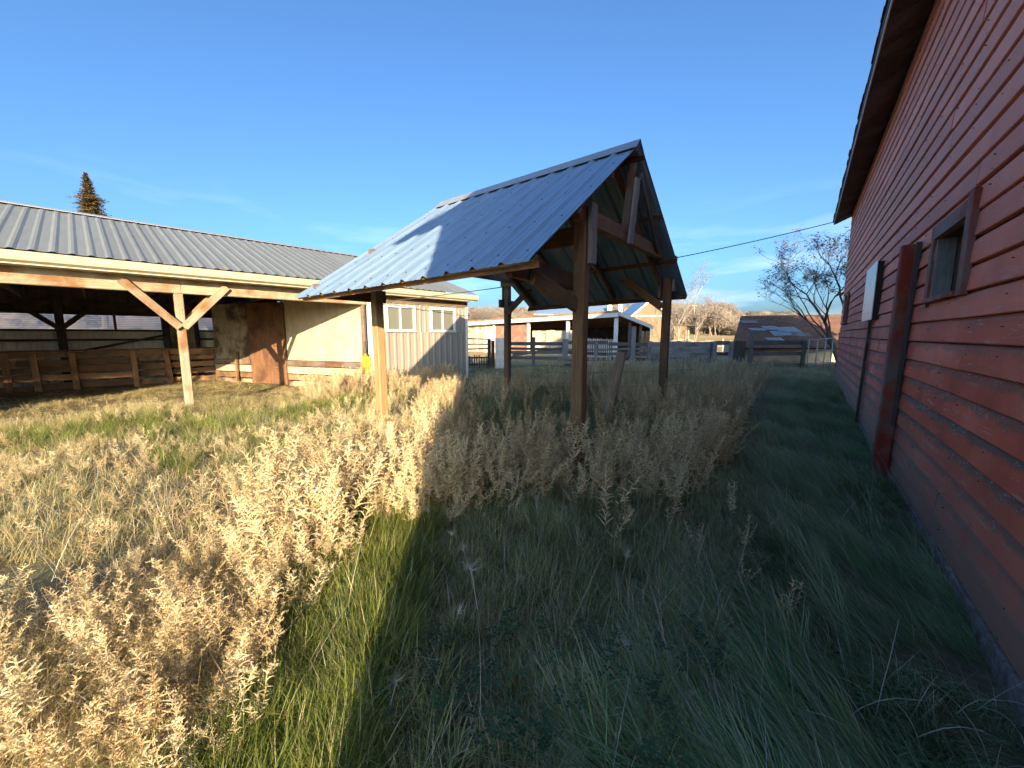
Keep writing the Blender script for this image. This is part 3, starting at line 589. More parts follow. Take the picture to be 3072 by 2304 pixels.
# yellow rope hung at the office corner
yr = MB(); rr2 = random.Random(4)
for k in range(9):
    s0 = 3.93 + k * 0.032; zz = 1.0 + rr2.uniform(-.08, .06); lo = rr2.uniform(0.05, 0.3)
    yr.tube([S(s0, -.13, zz), S(s0 - .05, -.16, (zz + lo) / 2), S(s0 + .02, -.15, lo), S(s0 + .07, -.15, (zz + lo) / 2), S(s0 + .03, -.13, zz + .02)], 0.006, 5)
tag(yr.build('hanging_rope', M_yellow), 'yellow rope hanging in loops beside the white office corner', 'rope')
bk = thing('hanging_bracket', S(4.03, -.1, 1.2), 'short grey iron strap above the yellow rope at the office corner', 'bracket')
beam('strap', S(4.08, -.10, 1.0), S(4.05, -.10, 1.42), 0.05, 0.03, M_grey, bk, up=-ND); beam('hook', S(4.08, -.14, 1.02), S(4.18, -.14, 1.02), 0.03, 0.03, M_grey, bk)
# cable
def catenary(a, b2, sag, n=18): return [Vector(a).lerp(Vector(b2), i / n) - V(0, 0, 4 * sag * (i / n) * (1 - i / n)) for i in range(n + 1)]
cb = MB().tube(catenary(B(17.6, Q0 - 0.40, 5.45), S(4.5, -.06, 2.56), 0.28), 0.014, 5)
tag(cb.build('overhead_cable', M_wire), 'thin black cable slung from the barn eave across to the office', 'cable')

# ------------------------------------------------------------------ metal-roofed shelter on four posts
RR, NR, FR = V(1.652, 5.288, 4.022), V(0.156, 3.10, 2.173), V(3.449, 7.723, 2.335)
RL, NL, FL = V(-1.305, 7.457, 3.962), V(-2.896, 5.261, 2.083), V(0.469, 9.889, 2.236)
GD, LD = dirv(35.57), dirv(-54.43)
pav = thing('feed_shelter', (0.4, 6.8, 0), 'steep ribbed-metal roof shelter standing on four timber posts in the weeds', 'shelter')
near_sheets = rib_sheet('roof_panel', NL, NR, RL, RR, 4, M_roofmetal, pav, rib=0.028, ribs=3)
rib_sheet('roof_panel', FR, FL, RR, RL, 4, M_roofmetal, pav, rib=0.028, ribs=3)
screws(pav, NL, NR, RL, RR, (0.07, 0.3, 0.55, 0.8), 12)
rdv = (RL - RR).normalized(); ev = LD * 0
nn = (NR - NL).cross(RL - NL).normalized(); nf = (FL - FR).cross(RR - FR).normalized()
dn = (NR - RR).normalized(); df = (FR - RR).normalized()
capv = [RR + dn * .19 + nn * .034, RR + (nn + nf).normalized() * .075, RR + df * .19 + nf * .034, RR + df * .19 + nf * .030, RR + (nn + nf).normalized() * .070, RR + dn * .19 + nn * .030]
MB().prism(capv, RL - RR).build('ridge_cap', M_capmetal, pav)
pB, pC, pD, pA = V(0.774, 4.415, 0), V(2.944, 7.447, 0), V(-0.11, 9.63, 0), V(-2.08, 6.1, 0)
def post(p, top, mat, lean=(0, 0)):
    return beam('post', V(p.x, p.y, -0.35), V(p.x + lean[0], p.y + lean[1], top), 0.14, 0.14, mat, pav, up=GD, n=4, wob=.002)
post(pA, 2.72, M_fir_sunlit, (-.03, 0)); post(pB, 2.82, M_fir); post(pC, 2.95, M_fir); post(pD, 2.9, M_fir)
Z3 = lambda p, z: V(p.x, p.y, z)
# upper ties across each gable, plates along the sides
beam('tie_beam', Z3(pB - GD * .16, 2.90), Z3(pC + GD * .2, 3.03), 0.09, 0.185, M_fir, pav, n=3, wob=.002)
beam('tie_beam', Z3(pA - GD * .1, 2.80), Z3(pD + GD * .2, 2.97), 0.09, 0.185, M_fir_dark, pav)
beam('side_plate', Z3(pC - LD * .05 - GD * .12, 2.86), Z3(pD + LD * .1 - GD * .12, 2.86), 0.06, 0.20, M_fir_dark, pav, n=3, wob=.003)
beam('side_plate', Z3(pB - LD * .05 + GD * .12, 2.72), Z3(pA + LD * .1 + GD * .12, 2.70), 0.06, 0.20, M_fir_dark, pav)
# lower outriggers with knee braces, towards both eaves
for p, sgn, zo, ext in ((pB, -1, 2.20, 1.22), (pA, -1, 2.20, .95), (pC, 1, 2.40, .42), (pD, 1, 2.36, .42)):
    o = LD * (0.10 if p in (pB, pC) else 0.10)
    beam('outrigger', Z3(p + o - GD * sgn * .2, zo), Z3(p + o + GD * sgn * ext, zo), 0.05, 0.19, M_fir_dark, pav)
beam('knee_brace', Z3(pB + LD * .03 - GD * .08, 1.93), Z3(pB + LD * .03 - GD * .95, 2.14), 0.05, 0.15, M_fir, pav)
beam('knee_brace', Z3(pB + LD * .07 - GD * .08, 1.98), Z3(pB + LD * .75 + GD * .1, 2.62), 0.06, 0.15, M_fir, pav)
beam('knee_brace', Z3(pC + LD * .06 - GD * .13, 2.12), Z3(pC + LD * .95 - GD * .13, 2.80), 0.05, 0.14, M_fir, pav)
beam('knee_brace', Z3(pD - LD * .06 - GD * .13, 2.1), Z3(pD - LD * .85 - GD * .13, 2.76), 0.05, 0.14, M_fir_dark, pav)
# scab boards nailed on the gable faces of the right posts
for p, z0, z1 in ((pB, 2.38, 3.02), (pC, 2.42, 3.06)):
    c = p - LD * .10 + GD * .05
    beam('scab_board', Z3(c, z0), Z3(c, z1), 0.15, 0.045, M_greyblue, pav, up=-LD)
beam('scab_board', Z3(pD + LD * .1, 2.3), Z3(pD + LD * .1, 3.0), 0.15, 0.04, M_grey, pav, up=LD)
# rafters under both slopes at each gable and mid span, purlins across
beam('eave_board', NR.lerp(RR, .025) - nn * .055, NL.lerp(RL, .025) - nn * .055, 0.03, 0.07, M_rust, pav, up=nn); beam('eave_board', FR.lerp(RR, .025) - nf * .055, FL.lerp(RL, .025) - nf * .055, 0.03, 0.07, M_fir_dark, pav, up=nf)
for t in (0.10, 0.37, 0.64, 0.91):
    r = RR.lerp(RL, t); n0 = NR.lerp(NL, t).lerp(r, .09); f0 = FR.lerp(FL, t).lerp(r, .09)
    beam('rafter', r - nn * .10, n0 - nn * .085, 0.045, 0.13, M_fir_dark, pav, up=nn); beam('rafter', r - nf * .10, f0 - nf * .085, 0.045, 0.13, M_fir_dark, pav, up=nf)
for t in (0.02, 0.33, 0.64, 0.95):
    beam('purlin', NR.lerp(RR, t) - nn * .012, NL.lerp(RL, t) - nn * .012, 0.085, 0.022, M_rust, pav, up=nn); beam('purlin', FR.lerp(RR, t) - nf * .012, FL.lerp(RL, t) - nf * .012, 0.085, 0.022, M_fir_dark, pav, up=nf)
# right gable truss: king post and two outer struts
pk = RR + LD * .09; tb = lambda t: (pB - LD * .04).lerp(pC - LD * .04, t)
beam('king_post', Z3(tb(.36) + LD * .05, 2.98), V(pk.x, pk.y, 3.82), 0.05, 0.10, M_fir_dark, pav, up=LD)
beam('strut', Z3(tb(.34) - LD * .06, 2.82), V(RR.x + LD.x * .02, RR.y + LD.y * .02, 3.62), 0.15, 0.035, M_greyblue, pav, up=-LD)
beam('strut', Z3(tb(.74) - LD * .02, 2.98), V(RR.x + GD.x * .06, RR.y + GD.y * .06, 3.66), 0.11, 0.035, M_grey, pav, up=-LD)

# ------------------------------------------------------------------ old corner post and page wire under the shelter
op = thing('leaning_post', (1.5, 6.2, 0), 'stout grey split-grain old fence post leaning right under the shelter', 'post')
beam('shaft', V(1.47, 6.2, -.25), V(1.80, 6.32, 1.32), 0.20, 0.18, M_oldpost, op, sides=10, n=5, wob=.006, taper=.88)
wf = thing('wire_fence', (1.6, 6.4, 0), 'rusty page wire strands strung past the leaning old post', 'fence')
for zz in (0.25, 0.5, 0.75, 1.0, 1.2):
    wf_ = MB().tube(catenary((0.45, 6.5, zz - .02), (3.1, 6.45, zz + .03), .03, 8), .0022, 4); wf_.build('wire', M_fencewire, wf)
for k in range(7):
    x = 0.6 + k * .38; MB().tube([(x, 6.5, .2), (x + .01, 6.48, 1.2)], .002, 4).build('stay_wire', M_fencewire, wf)

# ------------------------------------------------------------------ corral fences at the back of the yard
FY = 18.5
def rail(parent, x0, x1, z0, z1, h, mat=None, y=FY, th=.04): return beam('rail', V(x0, y + rb.uniform(-.01, .01), z0), V(x1, y + rb.uniform(-.01, .01), z1), th, h, mat or M_grey, parent, n=3, wob=.006)
def fpost(parent, x, top, wd=.14, mat=None, y=FY - .1, z0=-.2): return beam('post', V(x, y, z0), V(x + rb.uniform(-.03, .03), y, top), wd, .12, mat or M_grey, parent, up=(0, -1, 0), n=2, wob=.004)
pg = thing('picket_gate', (-1.7, FY, 0), 'low dark picket gate between the office end and the gate post', 'gate')
for k in range(9): beam('picket', V(-2.15 + k * .115, FY, 0.02), V(-2.15 + k * .115, FY, .60 + rb.uniform(-.04, .06)), .05, .025, M_grey, pg, up=(0, -1, 0))
for zz in (.2, .52): rail(pg, -2.25, -1.15, zz, zz, .07, M_darkwood, FY - .035)
for zz in (.9, 1.15, 1.42): rail(pg, -2.3, -1.1, zz, zz + rb.uniform(-.05, .05), .06, M_darkwood, FY + .6)
gp = thing('gate_post', (-1.0, FY, 0), 'dark stocky gate post of doubled boards by the pale upright panel', 'post')
for x, t in ((-1.1, 1.4), (-.93, 1.33)): fpost(gp, x, t, .16, M_darkwood)
bp_ = thing('board_panel', (-.6, FY, 0), 'narrow pale upright board panel with flaking paint left of the plank fence', 'panel')
for k in range(2): beam('board', V(-.70 + k * .215, FY, .0), V(-.70 + k * .215, FY, 1.47 - k * .02), .205, .04, M_whitepaint, bp_, up=(0, -1, 0))
fa = thing('plank_fence', (3, FY, 0), 'grey five-rail plank corral fence seen behind the shelter posts', 'fence')
for x0, x1 in ((-.38, 2.5), (2.52, 4.6), (4.62, 6.55)):
    for zz, h in ((1.20, .17), (.93, .12), (.74, .15), (.48, .16), (.12, .15)):
        d = rb.uniform(-.05, .05); rail(fa, x0, x1, zz + d, zz + rb.uniform(-.06, .06), h)
rail(fa, .0, 2.4, .62, .98, .12, M_grey, FY + .06)
for x, t in ((1.02, 1.5), (4.0, 1.28), (5.75, 2.0), (6.52, 1.28)): fpost(fa, x, t, .15 if t < 1.9 else .2, M_greyblue if x > 3 else None)
fpost(fa, 2.52, 1.42, .28, M_greyblue, z0=.5); rail(fa, 2.2, 3.1, .42, .42, .2, M_greyblue, FY - .07)
bf = thing('board_wall', (8, FY, 0), 'solid grey board windbreak wall between two plank fences', 'wall')
for k in range(5): beam('board', V(6.62 + rb.uniform(0, .02), FY, .14 + k * .252), V(9.5, FY, .14 + k * .252), .04, .247, M_greyblue, bf, n=3, wob=.003)
for x in (6.66, 8.0, 9.58): fpost(bf, x, 1.3, .14, M_greyblue, FY + .09)
fb2 = thing('plank_fence', (12, FY, 0), 'grey plank fence with wide gaps in front of the old shingled roof', 'fence')
for x, t in ((9.64, 1.31), (10.42, 1.31)): fpost(fb2, x, t, .18, M_greyblue)
fpost(fb2, 11.40, 1.76, .17, M_grey)
for zz, h in ((1.22, .2), (.70, .17), (.14, .2)):
    rail(fb2, 9.7, 10.4, zz, zz, h); rail(fb2, 11.46, 14.0, zz, zz + .02, h)
for k in range(3): beam('board', V(10.58 + k * .245, FY, 0), V(10.58 + k * .245, FY, 1.31), .235, .035, M_grey, fb2, up=(0, -1, 0))
fpost(fb2, 13.9, 1.3, .16)
pgt = thing('pipe_gate', (14.6, FY - .2, 0), 'light pipe gate with three bars beside the barn corner', 'gate')
for zz in (.22, .82, 1.40): beam('bar', V(14.0, FY - .2, zz - .05), V(15.15, FY - .3, zz + .06), .045, .045, M_pipe, pgt, sides=8)
for x in (14.02, 14.42, 14.8, 15.13): beam('upright', V(x, FY - .24, .0), V(x, FY - .26, 1.40), .04, .04, M_pipe, pgt, sides=8)
dp = thing('thick_post', (15.6, FY, 0), 'thick dark rotten post between the pipe gate and the red barn', 'post')
beam('trunk', V(15.65, FY - .2, -.2), V(15.60, FY - .2, 1.72), .36, .34, M_darkwood, dp, sides=9, n=5, wob=.02, taper=.9)
beam('trunk', V(15.98, FY + .1, -.2), V(15.98, FY + .1, 1.6), .30, .3, M_darkwood, dp, sides=8, n=4, wob=.02)

# ------------------------------------------------------------------ buildings behind
# old outbuilding with patched shingle roof
def shingle_roof_mat():
    m, t, b = node_mat('old_shingles'); l = t.links.new
    tc = N_(t, 'ShaderNodeTexCoord'); mp = N_(t, 'ShaderNodeMapping'); mp.inputs['Scale'].default_value = (1, 1, 1); l(tc.outputs['Object'], mp.inputs[0])
    br = N_(t, 'ShaderNodeTexBrick', i_Scale=1.0); br.inputs['Brick Width'].default_value = .38; br.inputs['Row Height'].default_value = .2; br.inputs['Mortar Size'].default_value = .012
    br.inputs['Color1'].default_value = (.16, .075, .045, 1); br.inputs['Color2'].default_value = (.24, .125, .075, 1); br.inputs['Mortar'].default_value = (.05, .03, .025, 1)
    l(mp.outputs[0], br.inputs[0]); l(br.outputs[0], b.inputs['Base Color']); b.inputs['Roughness'].default_value = .9; return m
ob = thing('shingled_outbuilding', (16, 24, 0), 'low old outbuilding with brown shingle roof patched in pale sheets', 'outbuilding')
E0, E1, G0, G1 = V(12.05, 21.2, 0.90), V(22.0, 21.2, 0.90), V(14.55, 24.8, 2.80), V(24.4, 24.8, 2.95)
X = (E1 - E0).normalized(); Zn = X.cross(G0 - E0).normalized(); Yn = Zn.cross(X)
Mo = Matrix((X, Yn, Zn)).transposed().to_4x4(); Mo.translation = E0
loc = lambda p: Mo.inverted() @ p
slab = [loc(p) for p in (E0, E1, G1, G0)]; slab = slab + [p - V(0, 0, .08) for p in slab]
rf = mesh_obj('roof', slab, [(0, 1, 2, 3), (7, 6, 5, 4), (0, 4, 5, 1), (1, 5, 6, 2), (2, 6, 7, 3), (3, 7, 4, 0)], shingle_roof_mat(), ob, Mo)
MB().prism([G0, G1, G1 + V(2.6, 3, -1.5), G0 + V(2.6, 3, -1.5)], V(0, 0, -.08)).build('roof_slope', M_shingle, ob)
def patch(pts, mat, h=.03):
    ps = [Mo @ V(x, y, h) for x, y in pts]; MB().prism(ps, Zn * .012).build('roof_patch', mat, rf)
for (x0, y0, x1, y1) in ((1.98, 2.95, 3.1, 3.35), (2.05, 1.95, 2.9, 2.3), (2.9, 2.05, 3.9, 2.55), (3.7, 1.75, 4.9, 2.4), (3.1, 1.35, 4.4, 1.95), (4.2, 1.2, 5.2, 1.7), (2.4, .75, 3.3, 1.05)):
    jx = [rb.uniform(-.09, .09) for _ in range(8)]
    patch([(x0 + jx[0], y0 + jx[1] * .6), (x1 + jx[2], y0 + jx[3] * .6), (x1 + jx[4], y1 + jx[5] * .6), (x0 + jx[6], y1 + jx[7] * .6)], rb.choice([M_patch, M_patch, M_greyblue]), .03 + rb.uniform(0, .03))
MB().box((13.4, 22.2, -.2), (8.6, 0, 0), (0, 2.2, 0), (0, 0, 1.3)).build('wall', M_paleboard, ob)
MB().prism([(14.9, 24.7, .0), (13.2, 22.1, .0), (13.2, 22.1, 1.15), (14.9, 24.7, 2.55), (16.9, 27, 1.3), (16.9, 27, 0)], (0.1, 0, 0)).build('gable_wall', M_grey, ob)
# open shed with white fascia
K0, KD, KN = V(7.05, 26, 0), V(-11.35, 11.5, 0).normalized(), V(4.35, 6.0, 0).normalized()
os_ = thing('open_shed', K0, 'low old livestock shed with white fascia and dark open bay beyond the corral', 'shed')
def K(k, d, z): return K0 + KD * k + KN * d + V(0, 0, z)
LK = 16.2
MB().prism([K(-.2, -.35, 3.10), K(LK, -.35, 2.88), K(LK, 7.4, 2.28), K(-.2, 7.4, 2.28)], V(0, 0, .07)).build('roof', M_rust, os_)
MB().prism([K(-.2, -.38, 2.78), K(LK, -.38, 2.48), K(LK, -.38, 2.90), K(-.2, -.38, 3.12)], KN * .04).build('fascia', M_whitepaint, os_)
MB().prism([K(-.2, -.42, 3.08), K(LK, -.42, 2.84), K(LK, -.42, 2.97), K(-.2, -.42, 3.22)], KN * .035).build('edge_board', M_rust, os_)
MB().prism([K(-.22, -.3, 2.86), K(-.22, 7.4, 2.06), K(-.22, 7.4, 2.30), K(-.22, -.3, 3.12)], KD * -.04).build('fascia', M_whitepaint, os_)
MB().box(K(-.1, 6.9, 0), KD * LK, KN * .1, V(0, 0, 2.3)).build('back_wall', M_darkwood, os_)
for k in (0.1, 4.1, 8.1, 12.3): beam('post', K(k, 0, -.1), K(k, 0, 2.72), .24, .2, M_whitepaint, os_, up=-KN)
for d in (2.4, 4.8): beam('post', K(0, d, -.1), K(0, d, 2.5), .18, .18, M_grey, os_, up=-KN)
k = 4.25
while k < 7.9:
    wd_ = rb.uniform(.28, .5); beam('board', K(k + wd_ / 2, .9, 0), K(k + wd_ / 2, .9, 1.95 + rb.uniform(-.05, .05)), wd_, .04, M_paleboard, os_, up=-KN); k += wd_ + rb.choice([.012, .012, .10])
k = 8.25
while k < 12.2: wd_ = .4; beam('board', K(k + wd_ / 2, .1, 0), K(k + wd_ / 2, .1, 2.45), wd_ - .01, .04, M_redfade, os_, up=-KN); k += wd_
k = 12.45
while k < LK: wd_ = .42; beam('board', K(k + wd_ / 2, .1, 0), K(k + wd_ / 2, .1, 2.4), wd_ - .01, .04, M_paleboard, os_, up=-KN); k += wd_
for k in range(16): beam('picket', K(.5 + k * .16, 1.2, 0), K(.5 + k * .16, 1.2, 1.32 + rb.uniform(-.05, .05)), .07, .03, M_whitepaint, os_, up=-KN)
for d in (5.2, 5.7, 6.2, 6.6): beam('board', K(-.05, d, 0), K(-.05, d, 1.9), .42, .04, M_rust, os_, up=KD)
# farther grey-roofed building and orange gabled house
fh = thing('grey_roofed_building', (7.5, 47, 0), 'distant building with long pale grey roof above the livestock shed', 'building')
MB().box((3.0, 45.6, -.2), (8.6, 0, 0), (0, 4.5, 0), (0, 0, 4.1)).build('wall', M_paleboard, fh)
MB().prism([(2.5, 45.2, 3.9), (12.0, 45.2, 3.9), (11.6, 47.8, 5.25), (3.6, 47.8, 5.1)], (0, 0, .08)).build('roof', M_roofmetal, fh)
MB().prism([(3.6, 47.8, 5.1), (11.6, 47.8, 5.25), (12.0, 50.4, 3.9), (2.5, 50.4, 3.9)], (0, 0, .08)).build('roof', M_roofmetal, fh)
for x in (11.0, 12.2): MB().box((x, 45.0, 3.8), (.5, 0, 0), (0, .5, 0), (0, 0, 1.3)).build('vent_stack', M_whitepaint, fh)
hs = thing('gabled_house', (16.2, 46, 0), 'tan gabled house with white trim far behind the bare brush', 'house')
MB().prism([(14.3, 46, -.2), (18.2, 46, -.2), (18.2, 46, 3.9), (16.2, 46, 5.5), (14.3, 46, 3.9)], (0, 6, 0)).build('wall', M_tan, hs)
for a, b2 in (((13.9, 45.7, 3.65), (16.2, 45.7, 5.6)), ((18.6, 45.7, 3.65), (16.2, 45.7, 5.6))):
    MB().prism([a, b2, Vector(b2) + V(0, 0, .14), Vector(a) + V(0, 0, .14)], (0, 6.6, 0)).build('roof', M_roofmetal, hs)
    beam('barge_board', V(a[0], 45.66, a[2] + .05), V(b2[0], 45.66, b2[2] + .05), .05, .2, M_white, hs)
MB().box((14.6, 45.95, 3.75), (3.2, 0, 0), (0, .05, 0), (0, 0, .16)).build('trim_board', M_white, hs)
hw = MB().box((15.8, 45.93, 1.6), (.9, 0, 0), (0, .05, 0), (0, 0, 1.1)).build('window', M_glass, hs)
ht = thing('field_hut', (26.7, 60, 0), 'small striped tin hut with open doorway in the tan field', 'hut')
rib_sheet('wall_sheet', (25.0, 60, 1.0), (26.7, 60, 1.0), (25.0, 60, 3.0), (26.7, 60, 3.0), 3, M_rust, ht, rib=.05, ribs=2, minor=False)
MB().box((25.0, 60.1, .8), (3.4, 0, 0), (0, 2.2, 0), (0, 0, .06)).build('floor', M_paleboard, ht)
MB().prism([(24.8, 59.7, 3.05), (28.7, 59.7, 3.05), (28.7, 62.5, 2.8), (24.8, 62.5, 2.8)], (0, 0, .1)).build('roof', M_grey, ht)
for x in (26.8, 28.3): beam('door_post', V(x, 60, .8), V(x, 60, 3.0), .2, .2, M_grey, ht, up=(0, -1, 0))
MB().box((25.0, 62.2, .8), (3.4, 0, 0), (0, .06, 0), (0, 0, 2.0)).build('back_wall', M_paleboard, ht)
# rails in the pasture and utility poles
rf2 = thing('pasture_fence', (20, 34, 0), 'pale slack rail fence in the pasture left of the shingled roof', 'fence')
for k in range(8):
    x = 14.5 + k * 2.2; y = 36 + k * .9; g = gzf(x, y); beam('post', V(x, y, g - .2), V(x, y, g + 1.25), .12, .12, M_paleboard, rf2, sides=6)
    if k < 7:
        for zz in (.5, 1.0): beam('rail', V(x, y, g + zz), V(x + 2.2, y + .9, g + zz + rb.uniform(-.1, .1)), .08, .08, M_paleboard, rf2, sides=6)
for i, (x, y, h) in enumerate(((56, 120, 9), (33, 112, 8))):
    up = thing('utility_pole', (x, y, gzf(x, y)), ('pale slim pole on the hillside above the shingled roof', 'pale slim pole in the brush above the field hut')[i], 'pole')
    beam('shaft', V(x, y, gzf(x, y) - .5), V(x, y, gzf(x, y) + h), .3, .3, M_paleboard, up, sides=7, taper=.7); beam('crossarm', V(x - .8, y, gzf(x, y) + h - .5), V(x + .8, y, gzf(x, y) + h - .5), .12, .12, M_paleboard, up)

# ------------------------------------------------------------------ trees
def grow(rng, base, d, length, rad, depth, mb, tips, spread=0.6, kids=(2, 3), sides=5, wig=.12, up=.15, lenf=(.6, .85)):
    pts = [Vector(base)]; p = Vector(base); dd = Vector(d).normalized(); n = 4 if depth > 1 else 3
    for i in range(n):
        dd = (dd + Vector((rng.uniform(-wig, wig), rng.uniform(-wig, wig), rng.uniform(-wig, wig) + up * .2))).normalized(); p = p + dd * (length / n); pts.append(p.copy())
    r1 = rad * (.62 if depth else .3)
    mb.tube(pts, rad, sides if depth > 1 else 3, r1)
    if depth == 0: tips.append((p.copy(), dd.copy())); tips.append((pts[-2].copy(), dd.copy())); return
    for k in range(rng.randint(*kids)):
        t = rng.uniform(.45, 1) if k else 1.0; q = pts[min(n, max(1, int(t * n + .5)))]
        side = Vector((rng.uniform(-1, 1), rng.uniform(-1, 1), rng.uniform(-.3, .7))).normalized()
        grow(rng, q, (dd + side * spread + V(0, 0, up)).normalized(), length * rng.uniform(*lenf), r1 * (1 if k == 0 else .8), depth - 1, mb, tips, spread, kids, sides, wig, up, lenf)
def leaves(rng, tips, mb, per, size, scat, ratio=.32):
    for p, d in tips:
        for _ in range(per):
            c = p + V(rng.gauss(0, scat), rng.gauss(0, scat), rng.gauss(0, scat)); a = Vector((rng.uniform(-1, 1), rng.uniform(-1, 1), rng.uniform(-1, 1))).normalized(); s = size * rng.uniform(.6, 1.4)
            b2 = a.orthogonal().normalized() * s * ratio; a = a * s; k = len(mb.v)
            mb.v += [c, c + a * .5 + b2, c + a, c + a * .5 - b2]; mb.f.append((k, k + 1, k + 2, k + 3))
tr = random.Random(11)
t1 = thing('leafy_tree', (17.1, 20.2, 0), 'dark twiggy tree with leaves coloured dark for shade beside the far barn corner', 'tree')
tw, lf, tips = MB(), MB(), []
for k in range(6):
    grow(tr, (17.1 + tr.uniform(-.3, .3), 20.2 + tr.uniform(-.2, .2), -.1), (tr.uniform(-.30, .40), tr.uniform(-.3, .3), 1), tr.uniform(2.3, 2.8), .10, 6, tw, tips, .66, (2, 3), 5, .18, .10, (.60, .80))
leaves(tr, tips, lf, 2, .10, .05); leaves(tr, tips, tw, 2, .34, .04, .03)
tw.build('trunk', M_bark, t1, smooth=True); lf.build('crown', M_shadeleaf, t1)
def bare_tree(x, y, h, label, rng, name='bare_tree', stems=2, depth=5, rad=.14, mat=None, group=None):
    g = gzf(x, y); t = thing(name, (x, y, g), label, 'tree', group); a, tp = MB(), []
    for k in range(stems): grow(rng, (x + rng.uniform(-.2, .2), y, g - .2), (rng.uniform(-.25, .25), rng.uniform(-.25, .25), 1), h * .30, rad, depth, a, tp, .55, (2, 3), 5, .12, .2, (.66, .86))
    tr_ = a.build('trunk', mat or M_barkpale, t, smooth=True); c = MB(); leaves(rng, tp, c, 3, .6, .05, .018); c.build('crown', M_twig, t)
bare_tree(18.3, 42, 9.5, 'tall pale leafless tree rising behind the shelter roof right corner', tr, stems=2, rad=.10)
bare_tree(15.2, 38, 6.0, 'low pale leafless brush tree in front of the tan gabled house', tr, stems=5, depth=4, rad=.08)
bare_tree(21.5, 46, 8.0, 'slender leafless tree right of the tallest pale bare tree', tr, stems=2, depth=4, rad=.09)
def spruce(x, y, h, wid, label, rng, dens=16, name='spruce_tree', z_from=0.1):
    g = gzf(x, y); t = thing(name, (x, y, g), label, 'tree'); MB().tube([(x, y, g - .3), (x, y, g + h * .5), (x, y, g + h)], h * .018, 7, .01).build('trunk', M_bark, t)
    mb = MB(); n = int(h * dens)
    for i in range(n):
        f = z_from + (1 - z_from) * (i / n) ** .9; z0 = g + h * f; rl = wid * (1 - f) ** .95 * rng.uniform(.35, 1.2) * (.8 + .2 * math.sin(f * 60)) + .06; a = rng.uniform(0, 6.283)
        o = V(math.cos(a), math.sin(a), 0); s = V(-o.y, o.x, 0)
        m = max(4, int(rl * 7))
        for j in range(m):
            u = (j + .5) / m; c = V(x, y, z0) + o * (rl * u) + V(0, 0, -.30 * rl * u + .10 * rl * u * u); L_ = (.34 * (1 - u) + .14) * rng.uniform(.7, 1.3) * min(1, .3 + (1 - f) * 5)
            for sg in (-1, 1):
                d = (o * .75 + s * sg * rng.uniform(.5, 1) + V(0, 0, rng.uniform(-.35, .1))).normalized() * L_; b2 = V(0, 0, 1).cross(d).normalized() * .055 + V(0, 0, rng.uniform(-.04, .04)); k = len(mb.v)
                mb.v += [c, c + d * .5 + b2, c + d, c + d * .5 - b2]; mb.f.append((k, k + 1, k + 2, k + 3))
    mb.build('crown', M_needle, t)
spruce(-41.8, 40, 17.4, 8.5, 'spruce top with brownish needles rising above the cattle shed roof', tr, 42, z_from=.55)
spruce(62, 150, 8, 2.0, 'small pointed dark spruce on the skyline right of the shelter', tr, 6)
spruce(43, 150, 7.0, 2.6, 'squat round-topped evergreen on the skyline by the bare tree', tr, 6)
spruce(49, 152, 7.5, 1.8, 'narrow evergreen on the skyline beside the squat one', tr, 6)

# ------------------------------------------------------------------ plants
vr = random.Random(5)
def blade(mb, base, ln, wd, az, tilt, curl, segs=4):
    p = Vector(base); o = V(math.cos(az), math.sin(az), 0); sd_ = V(-o.y, o.x, 0); k = len(mb.v); a = tilt
    for i in range(segs):
        t = i / segs; w_ = wd * (1 - t * .75) / 2; mb.v += [p + sd_ * w_, p - sd_ * w_]
        p = p + (o * math.sin(a) + V(0, 0, math.cos(a))) * (ln / segs); a = min(2.0, a + curl / segs)
    mb.v.append(p)
    for i in range(segs - 1): mb.f.append((k + 2*i, k + 2*i + 1, k + 2*i + 3, k + 2*i + 2))
    mb.f.append((k + 2*segs - 2, k + 2*segs - 1, k + 2*segs))
def tuft(n, rad, ln, wd, tilt, curl, az=None, azs=3.14):
    mb = MB()
    for _ in range(n):
        a = vr.uniform(0, 6.283); r = rad * math.sqrt(vr.random()); l_ = ln * vr.uniform(.5, 1.15)
        z = vr.uniform(0, 6.283) if az is None else az + vr.uniform(-azs, azs)
        blade(mb, (r * math.cos(a), r * math.sin(a), -.02), l_, wd * vr.uniform(.7, 1.3), z, vr.uniform(*tilt), vr.uniform(*curl))
    return mb
